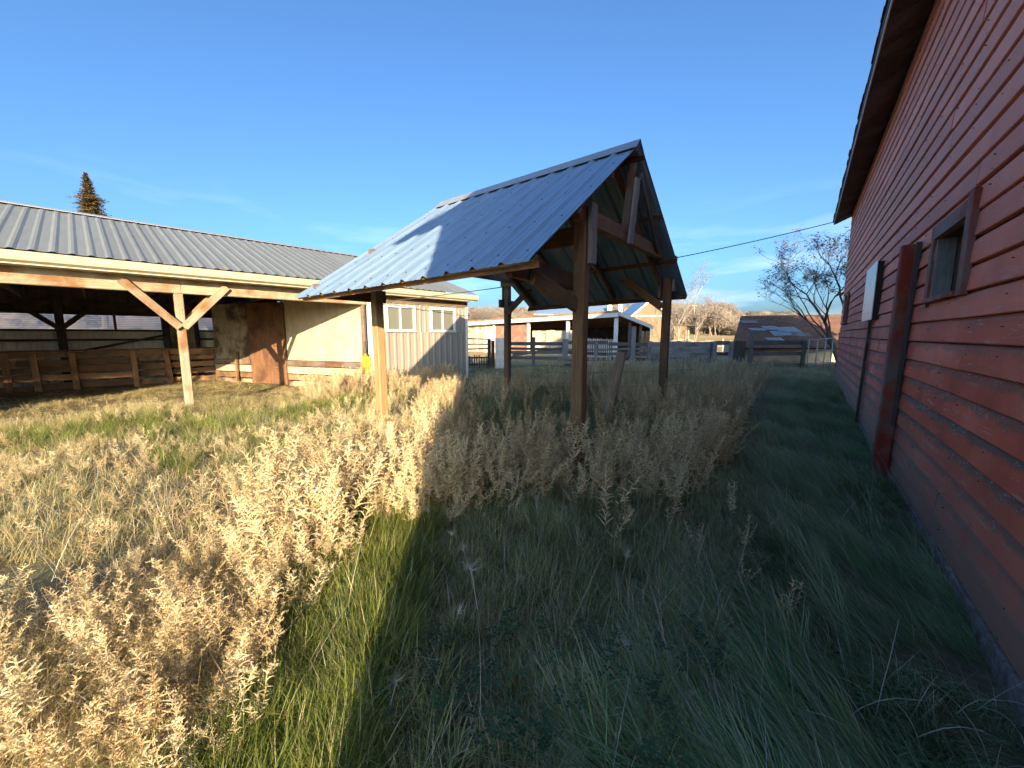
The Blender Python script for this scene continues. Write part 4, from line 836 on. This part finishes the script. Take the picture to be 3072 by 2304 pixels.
def weed_mesh(h=0.8, nb=24, brl=.13, subs=4, lean=.1, wd=.0072, stemw=.0042, t0=.30):
    """dry branching weed: pale stems carrying curved, nodding seed spikes"""
    st, sd_ = MB(), MB()
    def ribbon(q, w_):
        n = len(q)
        for ax in (0, 1):
            k = len(sd_.v)
            for i, p in enumerate(q):
                d = (q[min(i + 1, n - 1)] - q[max(i - 1, 0)]).normalized(); u = d.orthogonal().normalized(); u = u if ax == 0 else d.cross(u)
                f = w_ * (.55 + .6 * math.sin(math.pi * min(1, .2 + i / (n - 1) * .8))) * vr.uniform(.55, 1.3) * (.35 if i == n - 1 else 1)
                sd_.v += [p + u * f * .5, p - u * f * .5]
            for i in range(n - 1): sd_.f.append((k + 2*i, k + 2*i + 1, k + 2*i + 3, k + 2*i + 2))
    def spike(pts, m, bl, t0_):
        n = len(pts) - 1
        def at(t): f = min(.999, t) * n; i = int(f); return pts[i].lerp(pts[i + 1], f - i)
        for k in range(m):
            t = t0_ + (1 - t0_) * (k + vr.random()) / m; b0 = at(t); az = k * 2.4 + vr.uniform(-.6, .6); L_ = bl * (1.25 - t) ** .6 * vr.uniform(.45, 1.25); el = vr.uniform(.5, 1.1)
            o = V(math.cos(az) * math.cos(el), math.sin(az) * math.cos(el), math.sin(el)); q = [b0]
            for i in range(3): q.append(q[-1] + o * (L_ / 3)); o = (o + V(math.cos(az), math.sin(az), 0) * vr.uniform(-.1, .3) + V(0, 0, vr.uniform(-.55, .1))).normalized()
            ribbon(q, wd)
            for _ in range(4):
                c = q[vr.randrange(1, 4)] + V(vr.gauss(0, .006), vr.gauss(0, .006), vr.gauss(0, .006)); a = Vector((vr.uniform(-1, 1), vr.uniform(-1, 1), vr.uniform(-.8, .8))).normalized() * wd * vr.uniform(.8, 1.7); b2 = a.orthogonal() * .3; kk = len(sd_.v)
                sd_.v += [c, c + a * .5 + b2, c + a, c + a * .5 - b2]; sd_.f.append((kk, kk + 1, kk + 2, kk + 3))
        ribbon([at(.86), at(.93), at(.97), pts[-1] + V(vr.gauss(0, .012), vr.gauss(0, .012), .015)], wd * 1.1)
    d = V(vr.uniform(-lean, lean), vr.uniform(-lean, lean), 1)
    pts = [V(d.x * h * (i / 5) ** 2, d.y * h * (i / 5) ** 2, h * i / 5 - .03) + V(vr.gauss(0, .008), vr.gauss(0, .008), 0) for i in range(6)]
    st.tube(pts, stemw, 4, stemw * .35); spike(pts, nb, brl, t0)
    for k in range(subs):
        b0 = pts[vr.randrange(0, 3)]; az = vr.uniform(0, 6.283); l_ = h * vr.uniform(.4, .75); o = V(math.cos(az) * .55, math.sin(az) * .55, 1).normalized(); q = [b0.copy()]
        for i in range(4): q.append(q[-1] + o * (l_ / 4)); o = (o + V(vr.gauss(0, .08), vr.gauss(0, .08), .12)).normalized()
        st.tube(q, stemw * .6, 3, stemw * .25); spike(q, int(nb * .55), brl * .8, .35)
    return st, sd_
def to_mesh(name, parts):
    """parts: [(MB, material)] -> one mesh with several materials"""
    vs, fs, mi, mats = [], [], [], []
    for i, (mb, mat) in enumerate(parts):
        k = len(vs); vs += [tuple(v) for v in mb.v]; fs += [tuple(a + k for a in f) for f in mb.f]; mi += [i] * len(mb.f); mats.append(mat)
    me = bpy.data.meshes.new(name); me.from_pydata(vs, [], fs)
    for m in mats: me.materials.append(m)
    me.polygons.foreach_set('material_index', mi); me.update(); return me
def proto_collection(name, meshes):
    c = bpy.data.collections.new(name)
    for i, me in enumerate(meshes): c.objects.link(bpy.data.objects.new('%s_%02d' % (name, i), me))
    return c
def scatter(name, pts, coll, nproto, label):
    """pts: rows of x, y, z, tilt_x, tilt_y, rot_z, scale"""
    a = np.array(pts, float); me = bpy.data.meshes.new(name); me.from_pydata(a[:, :3].tolist(), [], [])
    at = me.attributes.new('rot', 'FLOAT_VECTOR', 'POINT'); at.data.foreach_set('vector', a[:, 3:6].ravel().astype(np.float32))
    at = me.attributes.new('siz', 'FLOAT', 'POINT'); at.data.foreach_set('value', a[:, 6].astype(np.float32))
    at = me.attributes.new('idx', 'INT', 'POINT'); at.data.foreach_set('value', np.array([vr.randrange(nproto) for _ in range(len(a))], np.int32))
    o = put(bpy.data.objects.new(name, me)); tag(o, label, kind='stuff')
    g = bpy.data.node_groups.new(name, 'GeometryNodeTree')
    g.interface.new_socket('Geometry', in_out='INPUT', socket_type='NodeSocketGeometry'); g.interface.new_socket('Geometry', in_out='OUTPUT', socket_type='NodeSocketGeometry')
    gi, go = g.nodes.new('NodeGroupInput'), g.nodes.new('NodeGroupOutput'); ins = g.nodes.new('GeometryNodeInstanceOnPoints'); ci = g.nodes.new('GeometryNodeCollectionInfo')
    ci.inputs['Collection'].default_value = coll; ci.inputs['Separate Children'].default_value = True; ci.inputs['Reset Children'].default_value = True
    def na(n, ty): x = g.nodes.new('GeometryNodeInputNamedAttribute'); x.data_type = ty; x.inputs['Name'].default_value = n; return x
    r, s, i = na('rot', 'FLOAT_VECTOR'), na('siz', 'FLOAT'), na('idx', 'INT'); e2r = g.nodes.new('FunctionNodeEulerToRotation'); l = g.links.new
    l(gi.outputs[0], ins.inputs['Points']); l(ci.outputs[0], ins.inputs['Instance']); ins.inputs['Pick Instance'].default_value = True
    l(i.outputs['Attribute'], ins.inputs['Instance Index']); l(r.outputs['Attribute'], e2r.inputs[0]); l(e2r.outputs[0], ins.inputs['Rotation']); l(s.outputs['Attribute'], ins.inputs['Scale']); l(ins.outputs[0], go.inputs[0])
    o.modifiers.new('scatter', 'NODES').node_group = g
    return o
nr = np.random.default_rng(3)
def noise2(x, y, s=1.0, seed=0):
    x = np.asarray(x) * s + seed * 3.7; y = np.asarray(y) * s - seed * 1.3
    return (np.sin(x * 1.7 + 1.3 * np.sin(y * 1.1)) + np.sin(y * 2.1 + 1.7 * np.sin(x * .7 + 2)) + np.sin((x + y) * 1.13 + 4)) / 6 + .5
def sample(n, x0, x1, y0, y1): return nr.uniform(x0, x1, n), nr.uniform(y0, y1, n)
def qof(x, y): return x * BN.x + y * BN.y
def sof(x, y): return x * BD.x + y * BD.y
def shed_d(x, y): return (x - A0.x) * ND.x + (y - A0.y) * ND.y
def shed_s(x, y): return (x - A0.x) * FD.x + (y - A0.y) * FD.y
def outside(x, y): return ~((shed_d(x, y) > -.05) & (shed_s(x, y) > 4.2) & (shed_s(x, y) < 8.1)) & (qof(x, y) < .93)
def in_wedge(x, y, m=1.40): return (np.abs(x) < m * y + .5) & (y > .9)
def rows(x, y, sc0, sc1, tilt=.12, rz=None, zoff=0.0):
    n = len(x); z = gz(x, y) + zoff
    r = nr.uniform(0, 6.283, n) if rz is None else rz + nr.normal(0, .35, n)
    return np.stack([x, y, z, nr.normal(0, tilt, n), nr.normal(0, tilt, n), r, nr.uniform(sc0, sc1, n)], 1)
def edge_x(y): return -0.42 - .123 * np.asarray(y)          # where the barn's shadow ends on the ground
# prototypes
C_grass = proto_collection('grass_tuft', [to_mesh('grass_tuft', [(tuft(42, .07, .26, .0048, (.05, .7), (.2, 1.5)), M_grass), (tuft(9, .08, .27, .004, (.1, .9), (.2, 1.4)), M_straw), (tuft(4, .08, .30, .003, (.1, .8), (.2, 1.4)), M_bleach)]) for _ in range(5)])
C_green = proto_collection('green_tuft', [to_mesh('green_tuft', [(tuft(46, .08, .34, .0058, (.1, .75), (.3, 1.2), 1.0, 1.2), M_bright), (tuft(5, .08, .34, .005, (.1, .9), (.3, 1.2)), M_straw)]) for _ in range(4)])
C_lawn = proto_collection('lawn_tuft', [to_mesh('lawn_tuft', [(tuft(30, .10, .38, .0062, (.55, 1.1), (.5, .9), 0.0, .5), M_lawn), (tuft(5, .10, .30, .006, (.4, 1.1), (.5, .9), 0.0, .9), M_grass), (tuft(6, .09, .45, .0030, (.4, 1.0), (.3, 1.0), 0.0, .7), M_bleach)]) for _ in range(5)])
C_straw = proto_collection('straw_tuft', [to_mesh('straw_tuft', [(tuft(26, .09, .24, .0045, (.2, 1.2), (.2, 1.2)), M_straw), (tuft(8, .09, .2, .0045, (.2, 1.0), (.2, 1.2)), M_grass)]) for _ in range(5)])
C_litter = proto_collection('straw_litter', [to_mesh('straw_litter', [(tuft(30, .14, .16, .006, (1.1, 1.55), (.0, .3)), M_straw)]) for _ in range(3)])
C_weed = proto_collection('dry_weed_proto', [to_mesh('dry_weed_proto', list(zip(weed_mesh(.8, vr.choice([26, 34, 44]), vr.choice([.09, .12, .15]), vr.choice([1, 2, 4, 5]), .14, vr.choice([.006, .0075, .009]), .0042, vr.choice([.25, .4, .5])), (M_weedstem, M_weed)))) for _ in range(9)])
C_low = proto_collection('low_weed_proto', [to_mesh('low_weed_proto', list(zip(weed_mesh(.34, 18, .085, 5, .3, .005, .0022, .15), (M_weedstem, M_weed)))) for _ in range(5)])
C_near = proto_collection('curly_weed_proto', [to_mesh('curly_weed_proto', list(zip(weed_mesh(.5, 40, .085, 4, .28, vr.choice([.004, .0052, .0064]), .003, vr.choice([.12, .35])), (M_weedstem, M_weed)))) for _ in range(5)])
def clover():
    mb = MB()
    for _ in range(9):
        c = V(vr.uniform(-.07, .07), vr.uniform(-.07, .07), vr.uniform(.10, .19)); r0 = vr.uniform(0, 6.28); s = vr.uniform(.011, .018)
        for k in range(3):
            a = r0 + k * 2.09; o = V(math.cos(a), math.sin(a), vr.uniform(-.1, .3)); t = V(-math.sin(a), math.cos(a), 0); k0 = len(mb.v)
            mb.v += [c, c + o * s * .7 + t * s * .55, c + o * s * 1.35 + t * s * .35, c + o * s * 1.25, c + o * s * 1.35 - t * s * .35, c + o * s * .7 - t * s * .55]; mb.f.append((k0, k0+1, k0+2, k0+3, k0+4, k0+5))
    return mb
C_clover = proto_collection('clover_proto', [to_mesh('clover_proto', [(clover(), M_clover)]) for _ in range(3)])
def brush():
    a, tp = MB(), []
    for _ in range(5): grow(vr, (vr.uniform(-.8, .8), vr.uniform(-.8, .8), 0), (vr.uniform(-.4, .4), vr.uniform(-.4, .4), 1), 1.9, .07, 3, a, tp, .6, (2, 3), 4, .15, .2)
    c = MB(); leaves(vr, tp, c, 26, .8, .45, .05); return [(a, M_barkpale), (c, M_twig)]
C_brush = proto_collection('brush_proto', [to_mesh('brush_proto', brush()) for _ in range(4)])

# 1. short grass through the shaded yard in front of the shelter
x, y = sample(9000, -3, 6, .9, 9); q = qof(x, y)
m = (q < -.25) & (x > edge_x(y) - .25) & in_wedge(x, y) & (nr.random(len(x)) < np.where(y < 4, 1, .45))
scatter('meadow_grass', rows(x[m], y[m], .55, 1.05), C_grass, 5, 'shaded green grass with dry stalks in front of the shelter')
# 2. lit bright grass patch at the bottom of the picture
x, y = sample(1500, -1.5, -.3, .8, 3.2); m = (x > -1.12 - .06 * y + .18 * np.sin(y * 5)) & (x < edge_x(y) + .1)
scatter('bright_grass', rows(x[m], y[m], .6, 1.0, .15), C_green, 4, 'sunlit bright green grass patch at the bottom left of centre')
# 3. long laid-over grass along the barn
x, y = sample(27000, 0, 14, .7, 17); q = qof(x, y); s = sof(x, y)
m = (q > -.5 - .12 * np.sin(s * 1.7)) & (q < .95) & (s > .9) & (s < 17.3) & (nr.random(len(x)) < np.clip(1.15 - s * .05, .3, 1))
rz = np.where(noise2(x[m], y[m], 1.6, 2) > .5, 2.7, 3.7) - .5
scatter('barn_side_grass', rows(x[m], y[m], .6, 1.1, .12, rz), C_lawn, 5, 'long dark green grass lying over in waves along the barn wall')
# 4. dry grass and green mixed over the sunny yard
x, y = sample(16000, -12, -.4, 1.2, 15); g = noise2(x, y, .8, 1)
dirt = ((x + 3.1) / .55) ** 2 + ((y - 2.2) / .28) ** 2 < 1
base = (x < edge_x(y) + .1) & (shed_d(x, y) < .3) & outside(x, y) & in_wedge(x, y, 1.5) & ~dirt
m = base & (nr.random(len(x)) < .75)
scatter('dry_yard_grass', rows(x[m], y[m], .6, 1.15, .2), C_straw, 5, 'short dry tan grass over the sunny yard')
band_ = np.exp(-((shed_d(x, y) + 2.2 + .5 * np.sin(x * 1.1)) / 1.0) ** 2)
m = base & ((band_ ** 1.6 * .75 * (.35 + noise2(x, y, .5, 9)) > nr.random(len(x)) + .03) | ((g > .72) & (nr.random(len(x)) < .35) & (y > 2.8)))
scatter('green_yard_grass', rows(x[m], y[m], .55, .95, .2), C_green, 4, 'green grass patches along the front of the cattle shed')
# 5. straw bedding on the shed floor and before it
x, y = sample(5200, -16, -2, 6, 17); d = shed_d(x, y); s = shed_s(x, y)
m = (d > -1.2) & (d < 5.9) & (s < 4.0 - d * .45) & (s > -7)
mm = m & (nr.random(len(x)) < .8) & (d < 4.5); scatter('straw_stubble', rows(x[mm], y[mm], .35, .7, .3), C_straw, 5, 'loose dry straw standing in front of the cattle shed')
scatter('straw_bedding', rows(x[m], y[m], .7, 1.4, .1, zoff=.02), C_litter, 3, 'trampled straw bedding on the cattle shed floor')
# 6. low dry weeds
x, y = sample(3600, -10, -.8, 1.3, 13); dirt = ((x + 3.1) / .6) ** 2 + ((y - 2.2) / .36) ** 2 < 1
m = (x < edge_x(y) - .2) & (shed_d(x, y) < -.25) & outside(x, y) & ~dirt & (noise2(x, y, 1.1, 4) > .36) & in_wedge(x, y, 1.45) & (band_[:len(x)] < 2)
m &= ~((x > -1.25) & (y < 2.6))
m &= nr.random(len(x)) < np.where(shed_d(x, y) > -3.0, .18, .55)
scatter('low_dry_weeds', rows(x[m], y[m], .35, .95, .25), C_low, 5, 'low tan weeds covering the sunny yard')
# 7. tall dry weeds in the sun, a bank running towards the office
x, y = sample(4200, -5, -.4, 2.3, 12.5); u = edge_x(y) - x
wdt = np.where(y < 5.5, 1.35, 1.0 + .05 * y)
m = (u > -.35) & (u < wdt) & (nr.random(len(x)) < np.where(y < 6, .46, .30)) & outside(x, y) & (shed_d(x, y) < -.15)
m &= ~((y < 2.9) & (u < .45))
hgt = rows(x[m], y[m], .38, 1.0, .2); hgt[:, 6] *= np.where((hgt[:, 1] > 4.0) & (hgt[:, 0] < edge_x(hgt[:, 1]) - .35), .55, np.where(hgt[:, 1] > 5.2, .8, 1))
scatter('sunlit_weeds', hgt, C_weed, 9, 'bank of tall golden dry weeds in the sun left of the shadow edge')
x, y = sample(1500, -9, -2.0, 9, 14.3)
m = (shed_d(x, y) < -.1) & (shed_d(x, y) > -1.6) & (shed_s(x, y) > 2.2) & outside(x, y); x2, y2 = x[m], y[m]
scatter('office_weeds', rows(x2, y2, .5, .9, .15), C_weed, 9, 'reddish dry weeds at the foot of the office wall')
# 8. curled weeds close to the camera, bottom left
x, y = sample(900, -3.0, -.75, 1.0, 2.5); dirt = ((x + 3.1) / .62) ** 2 + ((y - 2.2) / .34) ** 2 < 1
m = ~dirt & (x < -1.0 - .05 * y + .12 * np.sin(y * 6)) & (nr.random(len(x)) < np.where(x > -1.7, .42, .22))
C_tangle = proto_collection('straw_tangle', [to_mesh('straw_tangle', [(tuft(30, .11, .34, .0026, (.3, 1.2), (.4, 2.2)), M_straw)]) for _ in range(4)])
mt = ~dirt & (x < -1.05) & (nr.random(len(x)) < .8)
scatter('fine_straw', rows(x[mt], y[mt], .6, 1.1, .2), C_tangle, 4, 'fine tangled straw between the curled weeds at bottom left')
scatter('curled_weeds', rows(x[m], y[m], .42, .85, .22), C_near, 5, 'curled pale dry weeds filling the bottom left corner')
# 9. shaded weed thickets round the shelter
x, y = sample(8200, -1.6, 9.5, 2.9, 16.5); q = qof(x, y)
front = (y > 3.15 + .12 * np.sin(x * 3)) & (y < 4.9) & (x > edge_x(y)) & (q < -.62)
hollow = (((x - .4) / 1.7) ** 2 + ((y - 6.6) / 1.6) ** 2 < 1)
back = (y >= 4.9) & (q < -.85) & (x > 2.2 + .05 * y) & (y < 15.5)
mid = (y >= 4.9) & (y < 11) & (x > edge_x(y)) & (x <= 2.2 + .05 * y)
pr = np.where(front, .75, np.where(back, .5, np.where(mid & ~hollow, .16, np.where(mid, .04, 0))))
m = nr.random(len(x)) < pr
r9 = rows(x[m], y[m], .45, 1.0, .18)
scatter('shaded_weeds', r9, C_weed, 9, 'thicket of tall dry tan weeds in the shade around the shelter posts')
x, y = sample(1700, -1.2, 2.2, 5.2, 10.2); m = (nr.random(len(x)) < .8) & (x > edge_x(y)) & (noise2(x, y, 1.2, 7) > .42)
scatter('tall_green_grass', rows(x[m], y[m], 1.1, 1.9, .12), C_grass, 5, 'tall rank green grass under the shelter')
x, y = sample(9000, -4, 16, 9.5, 24); m = (x > edge_x(y) - .3) & (qof(x, y) < .9) & in_wedge(x, y, 1.0) & outside(x, y)
scatter('back_yard_grass', rows(x[m], y[m], .7, 1.2, .2), C_straw, 5, 'short pale grass between the shelter and the corral fence')
# frosted clump of seedy grass to the right of the shelter
x, y = sample(230, 4.4, 8.5, 7.0, 13); q = qof(x, y); m = (q < -.35) & (q > -1.3)
C_pale = proto_collection('pale_tuft', [to_mesh('pale_tuft', [(tuft(16, .15, .36, .005, (.3, 1.1), (.3, 1.4)), M_bleach), (tuft(16, .15, .36, .005, (.3, 1.1), (.3, 1.4)), M_lawn)]) for _ in range(3)])
scatter('bleached_grass', rows(x[m], y[m], .7, 1.3, .2), C_pale, 3, 'bleached pale grass between the weeds and the green barn strip')
# clover low in the foreground shade
x, y = sample(70, -.5, 1.3, 1.0, 1.75); m = (qof(x, y) < -.2) & (x > edge_x(y) + .1)
scatter('clover', rows(x[m], y[m], .55, .9, .1, zoff=.07), C_clover, 3, 'clover leaves in the shaded foreground grass')
# thin bleached stalks scattered through the shade
C_stalk = proto_collection('stalk_proto', [to_mesh('stalk_proto', [(tuft(2, .05, .42, .0024, (.1, .8), (.1, .9)), M_bleach)]) for _ in range(5)])
x, y = sample(700, -1, 4.5, 1.0, 6); q = qof(x, y); m = (x > edge_x(y)) & (q < .85)
xs_, ys_ = sample(420, -4.5, -.6, 1.3, 7); ms_ = (xs_ < edge_x(ys_) - .1) & in_wedge(xs_, ys_, 1.4)
scatter('broken_stalks', rows(xs_[ms_], ys_[ms_], .8, 1.5, .35), C_stalk, 5, 'bare broken stalks standing among the sunlit weeds')
scatter('dry_stalks', rows(x[m], y[m], .6, 1.2, .25), C_stalk, 5, 'thin bleached grass stalks through the shaded grass')
# brush on the far hillside
x, y = sample(2600, -120, 190, 78, 210); far = y + .25 * np.abs(x); m = (far > 118 + 12 * np.sin(x * .05)) & (x < .62 * y + 20) & (nr.random(len(x)) < .8)
a = rows(x[m], y[m], .75, 1.5, .05); a[:, 6] *= np.where(a[:, 0] > .55 * a[:, 1], .55, 1)
scatter('hillside_brush', a, C_brush, 4, 'leafless pinkish-brown brush covering the far hillside')

# ------------------------------------------------------------------ single plants one can point to
seed_rng = random.Random(9)
wmesh = [(weed_mesh(.82, 34, .12, 2, .12, .008)) for _ in range(5)]
wst = [to_mesh('stem', [(a, M_weedstem)]) for a, b2 in wmesh]; wsd = [to_mesh('seed_heads', [(b2, M_weed)]) for a, b2 in wmesh]
def dry_weed(x, y, sc_, label, group=None, k=0, tilt=(0, 0)):
    e = bpy.data.objects.new('dry_weed', None); e.empty_display_size = .1
    M = Matrix.Translation((x, y, gzf(x, y))) @ Euler((tilt[0], tilt[1], seed_rng.uniform(0, 6.28))).to_matrix().to_4x4() @ Matrix.Scale(sc_, 4)
    put(e, M); tag(e, label, 'weed', group)
    for nm, me in (('stem', wst[k % 5]), ('seed_heads', wsd[k % 5])): put(bpy.data.objects.new(nm, me), M, e)
dry_weed(0.66, 2.62, .78, 'single tall dry weed standing alone in front of the nearest shelter post', None, 0, (.1, -.1))
dry_weed(0.88, 2.85, .55, 'shorter dry weed just right of the lone weed before the nearest post', None, 1)
dry_weed(1.32, 3.0, .62, 'dry weed at the right of the front thicket leaning over the grass', None, 2, (0, .25))
dry_weed(1.85, 3.1, .5, 'small dry weed at the right end of the front thicket', None, 3)
dry_weed(-7.4, 6.9, .45, 'small pale seeded weed in the green grass left of the shed post', None, 4)
for k, (x, y) in enumerate(((1.25, 2.45), (1.42, 2.2), (1.6, 2.5), (1.52, 1.95), (1.78, 2.75))):
    dry_weed(x, y, seed_rng.uniform(.32, .45), ('thin short dry weed third nearest of five beside the barn-side grass', 'thin short dry weed second nearest of five beside the barn-side grass', 'thin short dry weed second farthest of five beside the barn-side grass', 'thin short dry weed nearest the camera of five beside the barn-side grass', 'thin short dry weed farthest of five beside the barn-side grass')[k], 'thin weeds along the green strip', k)
def foxtail_meshes():
    st, hd = MB(), MB(); st.tube([V(0, 0, 0), V(.01, 0, .12), V(.03, .01, .25)], .0016, 3); c = V(.03, .01, .25)
    for _ in range(46):
        a = Vector((vr.gauss(.25, .5), vr.gauss(0, .5), vr.gauss(.7, .5))).normalized() * vr.uniform(.04, .085); s = a.orthogonal().normalized() * .0011; k = len(hd.v); b0 = c + V(.0, 0, vr.uniform(-.01, .03))
        hd.v += [b0 + s, b0 - s, b0 + a]; hd.f.append((k, k + 1, k + 2))
    return to_mesh('stalk', [(st, M_bleach)]), to_mesh('bristle_head', [(hd, M_bleach)])
fx = [foxtail_meshes() for _ in range(3)]
for k, (x, y, s) in enumerate(((-.16, 1.86, 1.25), (.12, 2.05, .8), (.22, 2.9, 1.0), (-.5, 1.33, 1.0), (-.45, 2.55, .8), (-.28, 2.35, .8), (.52, 1.55, .7), (.62, 2.1, .9), (-.05, 2.9, .8), (1.05, 3.0, 1.1), (-.32, 1.75, .7), (-.62, 2.9, .8))):
    M = Matrix.Translation((x, y, gzf(x, y) + .02)) @ Euler((seed_rng.uniform(-.3, .3), seed_rng.uniform(-.3, .3), seed_rng.uniform(0, 6.28))).to_matrix().to_4x4() @ Matrix.Scale(s, 4)
    e = bpy.data.objects.new('foxtail', None); e.empty_display_size = .05; put(e, M)
    tag(e, 'largest fuzzy pale foxtail head in the shaded grass' if k == 0 else 'small wispy pale foxtail head in the shaded foreground grass', 'foxtail', None if k == 0 else 'foxtail heads in the shaded grass')
    for nm, me in zip(('stalk', 'bristle_head'), fx[k % 3]): put(bpy.data.objects.new(nm, me), M, e)
for k in range(4):
    p = S(1.2 + k * .32, -.6 - k * .12, 0); mb = MB(); blade(mb, (0, 0, 0), .75, .012, vr.uniform(-.4, .6), .25, 1.5, 6)
    o = mesh_obj('bent_stalk', mb.v, mb.f, M_bleach, None, Matrix.Translation((p.x, p.y, gzf(p.x, p.y)))); tag(o, 'bleached bent grass stalk in front of the plywood partition', 'stalk', 'bent stalks before the partition')
# straw-pale dead stalks bottom right
ds = thing('dead_stalks', (1.75, 1.35, gzf(1.75, 1.35)), 'bundle of pale dead stalks in the bottom right corner by the barn', 'dead stalks')
dr_ = random.Random(31)
for k in range(13):
    a = V(1.75 + dr_.uniform(-.35, .3), 1.36 + dr_.uniform(-.12, .2), -.12); az = dr_.uniform(0, 6.28); l_ = dr_.uniform(.22, .5); c_ = a + V(math.cos(az) * .06, math.sin(az) * .06, l_ * .6); b2 = c_ + V(math.cos(az + .5) * l_ * .5, math.sin(az + .5) * l_ * .4, l_ * dr_.uniform(-.05, .4))
    pts = [a.lerp(c_, t).lerp(c_.lerp(b2, t), t) + V(dr_.gauss(0, .002), dr_.gauss(0, .002), 0) for t in (0, .2, .4, .6, .8, 1)]
    MB().tube(pts, .0026, 5, .0012).build('stalk', M_bleach, ds)
